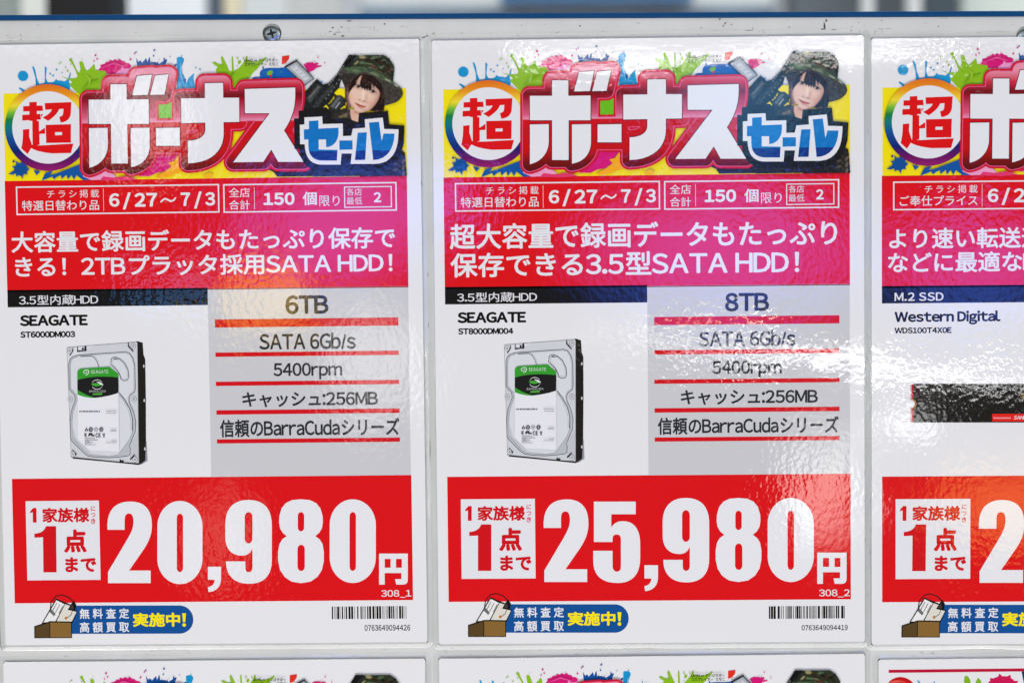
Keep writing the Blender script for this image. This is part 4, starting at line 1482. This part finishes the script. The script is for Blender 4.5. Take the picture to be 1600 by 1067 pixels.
    L.draw('h', 'M556,1326 L592,1326 L578,1350 L584,1368 L566,1368 L570,1350 Z M566,1332 L572,1344 L580,1332 Z', G)
    for y, a, b in ((1375, 346, 466), (1396, 346, 504), (1410, 346, 400), (1424, 346, 440), (1438, 346, 410), (1452, 346, 480), (1276, 662, 730), (1290, 652, 730), (1412, 672, 730), (1426, 604, 730), (1053, 606, 730), (1076, 610, 732)):
        x = a
        rr = random.Random(y)
        while x < b:
            q = rr.uniform(5, 16)
            L.draw('h', box(x, y, min(x + q, b), y + 6), (96, 96, 98))
            x += q + 3
    L.build('drive_label', o, 'white drive label with green and black top')
    return o


# ------------------------------------------------------------------ hang the posters
GROUP = 'laminated sale posters on the notice board'
TOP = 'laminated sale posters in the upper row'
LOW = 'laminated sale posters cut by the lower frame edge'
p2 = poster_root(2)
tag(p2, 'laminated red sale poster for an 8TB drive priced 25,980 yen', 'poster', GROUP)
paper(p2)
film(p2, 2)
ban = banner(p2)
hl = headline(p2, 2, '特選日替わり品', [('c', '超大容量で録画データもたっぷり', 165, 345, 'd', 1170, 468, .02), ('c', '保存できる3.5型SATA HDD！', 170, 520, 'd', 944, 638, .02)])
strip(p2, 2, 'c', '3.5型内蔵HDD', 207, 752, 683, 806, .008)
Print(2, 4).text('c', 'SEAGATE', 208, 868, 618, 930, BLACK, 0.048).build('brand_text', p2)
Print(2, 4).text('c', 'ST8000DM004', 212, 964, 542, 998, BLACK, 0.05).build('model_text', p2)
spec(p2, 2, [('d', '8TB', 505, 753, 768, 862, .032), ('e', 'SATA 6Gb/s', 327, 130, 865, 215, .024), ('e', '5400rpm', 401, 298, 788, 388, .024),
             ('e', 'キャッシュ:256MB', 226, 460, 988, 537, .024), ('e', '信頼のBarraCudaシリーズ', 98, 612, 1104, 700, .024)])
drv = drive(p2)
price(p2, 2, [('2', 'l', 600, 157, 818, 565), ('5', 'l', 845, 162, 1077, 570), (',', 'r', 85, 482, 152, 610), ('9', 'r', 175, 150, 405, 567), ('8', 'r', 437, 150, 663, 565), ('0', 'r', 694, 150, 922, 565)],
      ('r', 939, 420, 1084, 574), ('r', '308_2', 948, 602, 1100, 640), None)
trd = trade(p2)
barcode(p2, 2, 'r', 700, 685, 1074, 747, '0763649094419', 862, 778, 1090, 803, 5)

# left poster: shared art is copied, its own words are set anew
p1 = poster_root(1)
tag(p1, 'laminated red sale poster for a 6TB drive priced 20,980 yen', 'poster', GROUP)
for o in list(p2.children):
    if o.name.split('.')[0] in ('paper_sheet', 'sale_banner', 'product_picture', 'trade_in_banner'):
        copy_part(o, p1)
film(p1, 1)
headline(p1, 1, '特選日替わり品', [('p1a', '大容量で録画データもたっぷり保存で', 70, 390, 'p1b', 1208, 485, .02), ('p1a', 'きる！2TBプラッタ採用SATA HDD！', 92, 540, 'p1b', 1192, 632, .02)])
strip(p1, 1, 'p1a', '3.5型内蔵HDD', 113, 768, 586, 822, .008)
Print(1, 4).text('p1a', 'SEAGATE', 118, 886, 524, 947, BLACK, 0.048).build('brand_text', p1)
Print(1, 4).text('p1a', 'ST6000DM003', 121, 983, 449, 1017, BLACK, 0.05).build('model_text', p1)
spec(p1, 1, [('p1b', '6TB', 555, 768, 814, 878, .032), ('p1c', 'SATA 6Gb/s', 350, 268, 854, 350, .024), ('p1c', '5400rpm', 424, 424, 784, 508, .024),
             ('p1c', 'キャッシュ:256MB', 262, 576, 970, 648, .024), ('p1c', '信頼のBarraCudaシリーズ', 145, 718, 1082, 802, .024)])
price(p1, 1, [('2', 'p1l', 532, 168, 749, 571), ('0', 'p1l', 779, 165, 1002, 576), (',', 'p1r', 16, 490, 81, 615), ('9', 'p1r', 102, 160, 332, 574), ('8', 'p1r', 363, 157, 589, 571), ('0', 'p1r', 618, 157, 846, 570)],
      ('p1r', 862, 425, 1004, 578), ('p1r', '308_1', 872, 605, 1022, 642), None)
barcode(p1, 1, 'p1r', 628, 687, 1000, 749, '0763649094426', 790, 778, 1016, 805, 9)

# right poster
p3 = poster_root(3)
tag(p3, 'laminated sale poster for a black M.2 SSD, cut by the right frame edge', 'poster', GROUP)
for o in list(p2.children):
    if o.name.split('.')[0] in ('paper_sheet', 'sale_banner', 'trade_in_banner'):
        copy_part(o, p3)
film(p3, 3)
headline(p3, 3, 'ご奉仕プライス', [('p3a', 'より速い転送速', 228, 372, 'p3a', 1140, 482, .02), ('p3a', 'などに最適なN', 222, 514, 'p3a', 1105, 624, .02)])
strip(p3, 3, 'p3a', 'M.2 SSD', 258, 752, 550, 800, .02, 0.12)
Print(3, 4).text('p3a', 'Western Digital', 258, 862, 890, 940, BLACK, 0.04).build('brand_text', p3)
Print(3, 4).text('p3a', 'WDS100T4X0E', 258, 960, 598, 992, BLACK, 0.04).build('model_text', p3)
price(p3, 3, [('2', 'p3l', 693, 72, 936, 521)], None, None, None)
s = Print(3, 4)
s.draw('p3s', 'M106,86 L1760,86 L1760,585 L106,585 Z', (182, 34, 52))
for i in range(7):
    s.draw('p3s', box(104, 92 + i * 27, 122, 104 + i * 27), WHITE)
    s.draw('p3s', box(104, 428 + i * 24, 122, 438 + i * 24), WHITE)
s.draw('p3s', 'M148,82 L1770,82 L1770,588 L148,588 Z', (38, 37, 35))
s.draw('p3s', ell(112, 345, 74, 70, 30), (170, 128, 84))
s.draw('p3s', ell(104, 345, 58, 54, 30), (231, 232, 235))
s.draw('p3s', box(40, 270, 104, 420), (231, 232, 235))
s.text('p3s', 'WD_BLACK SN7100 NVMe SSD', 228, 138, 1116, 186, (140, 138, 134), 0.0)
s.text('p3s', 'WD_BLACK', 1408, 136, 1760, 184, (150, 148, 144), 0.0)
s.text('p3s', 'SN', 1550, 210, 1640, 262, (170, 142, 92), 0.02)
o = s.build('product_picture', p3, 'printed black solid state drive stick')
s = Print(3, s.lv + 2)
s.draw('p3s', box(1180, 474, 1770, 575), (226, 44, 40))
s.draw('p3s', ribbon([(1200 + i * 11, 528 + (10 if i % 2 else -8)) for i in range(21)], 7), WHITE)
s.text('p3s', 'SANDISK', 1460, 500, 1740, 545, WHITE, 0.02, None, .25)
s.build('drive_label', o)

# lower row
p4 = poster_root(4)
tag(p4, 'lower sale poster under the 6TB poster, only its white top and splashes in view', 'poster', GROUP)
p5 = poster_root(5)
tag(p5, 'lower sale poster under the 8TB poster, only its white top and splashes in view', 'poster', GROUP)
for k, r in ((4, p4), (5, p5)):
    for o in list(p2.children):
        if o.name.split('.')[0] in ('paper_sheet', 'sale_banner'):
            copy_part(o, r)
    film(r, 10 + k)
    H = Print(2, 4)
    H.rect('px', 693.1, 277.5, 1327.8, 445.4, RED)
    H.build('headline_panel', r)
p6 = poster_root(6)
tag(p6, 'lower right poster with a thin crimson line and red ball at its top', 'poster', GROUP)
paper(p6)
film(p6, 16)
h = Print(6, 4)
h.rect('px', 1388.5, 1045.8, 1660, 1047.6, (190, 30, 60))
h.build('rule_line', p6)
h = Print(6, 4)
h.draw('px', ell(1407, 1084, 26, 27, 40), (196, 22, 32))
h.draw('px', ell(1402, 1071, 17, 9, 24), (222, 90, 84))
h.draw('px', ell(1408, 1084, 22, 19, 40), (204, 26, 34))
h.build('red_ball', p6)
h = Print(6, 4)
h.draw('px', spiky(1566, 1076, 26, 11, 8, .2, .8), (206, 34, 88))
h.draw('px', ribbon([(1434, 1062), (1440, 1072), (1448, 1090)], [2, 4, 9]), (40, 150, 205))
h.draw('px', ribbon([(1460, 1064), (1458, 1074), (1452, 1090)], [2, 3, 8]), (40, 150, 205))
h.draw('px', 'M1507,1056 C1512,1052 1518,1062 1516,1068 L1510,1072 L1506,1064 Z M1522,1090 L1524,1066 L1528,1058 L1532,1062 L1540,1080 L1530,1092 Z', (130, 180, 40), True)
h.draw('px', 'M1596,1048 L1660,1048 L1660,1100 L1612,1100 L1600,1068 Z', (20, 60, 110))
h.build('splash_print', p6)

print('paper', PAPER_W, PAPER_H, 'glyphs', len(GLY), 'mats', len(bpy.data.materials))
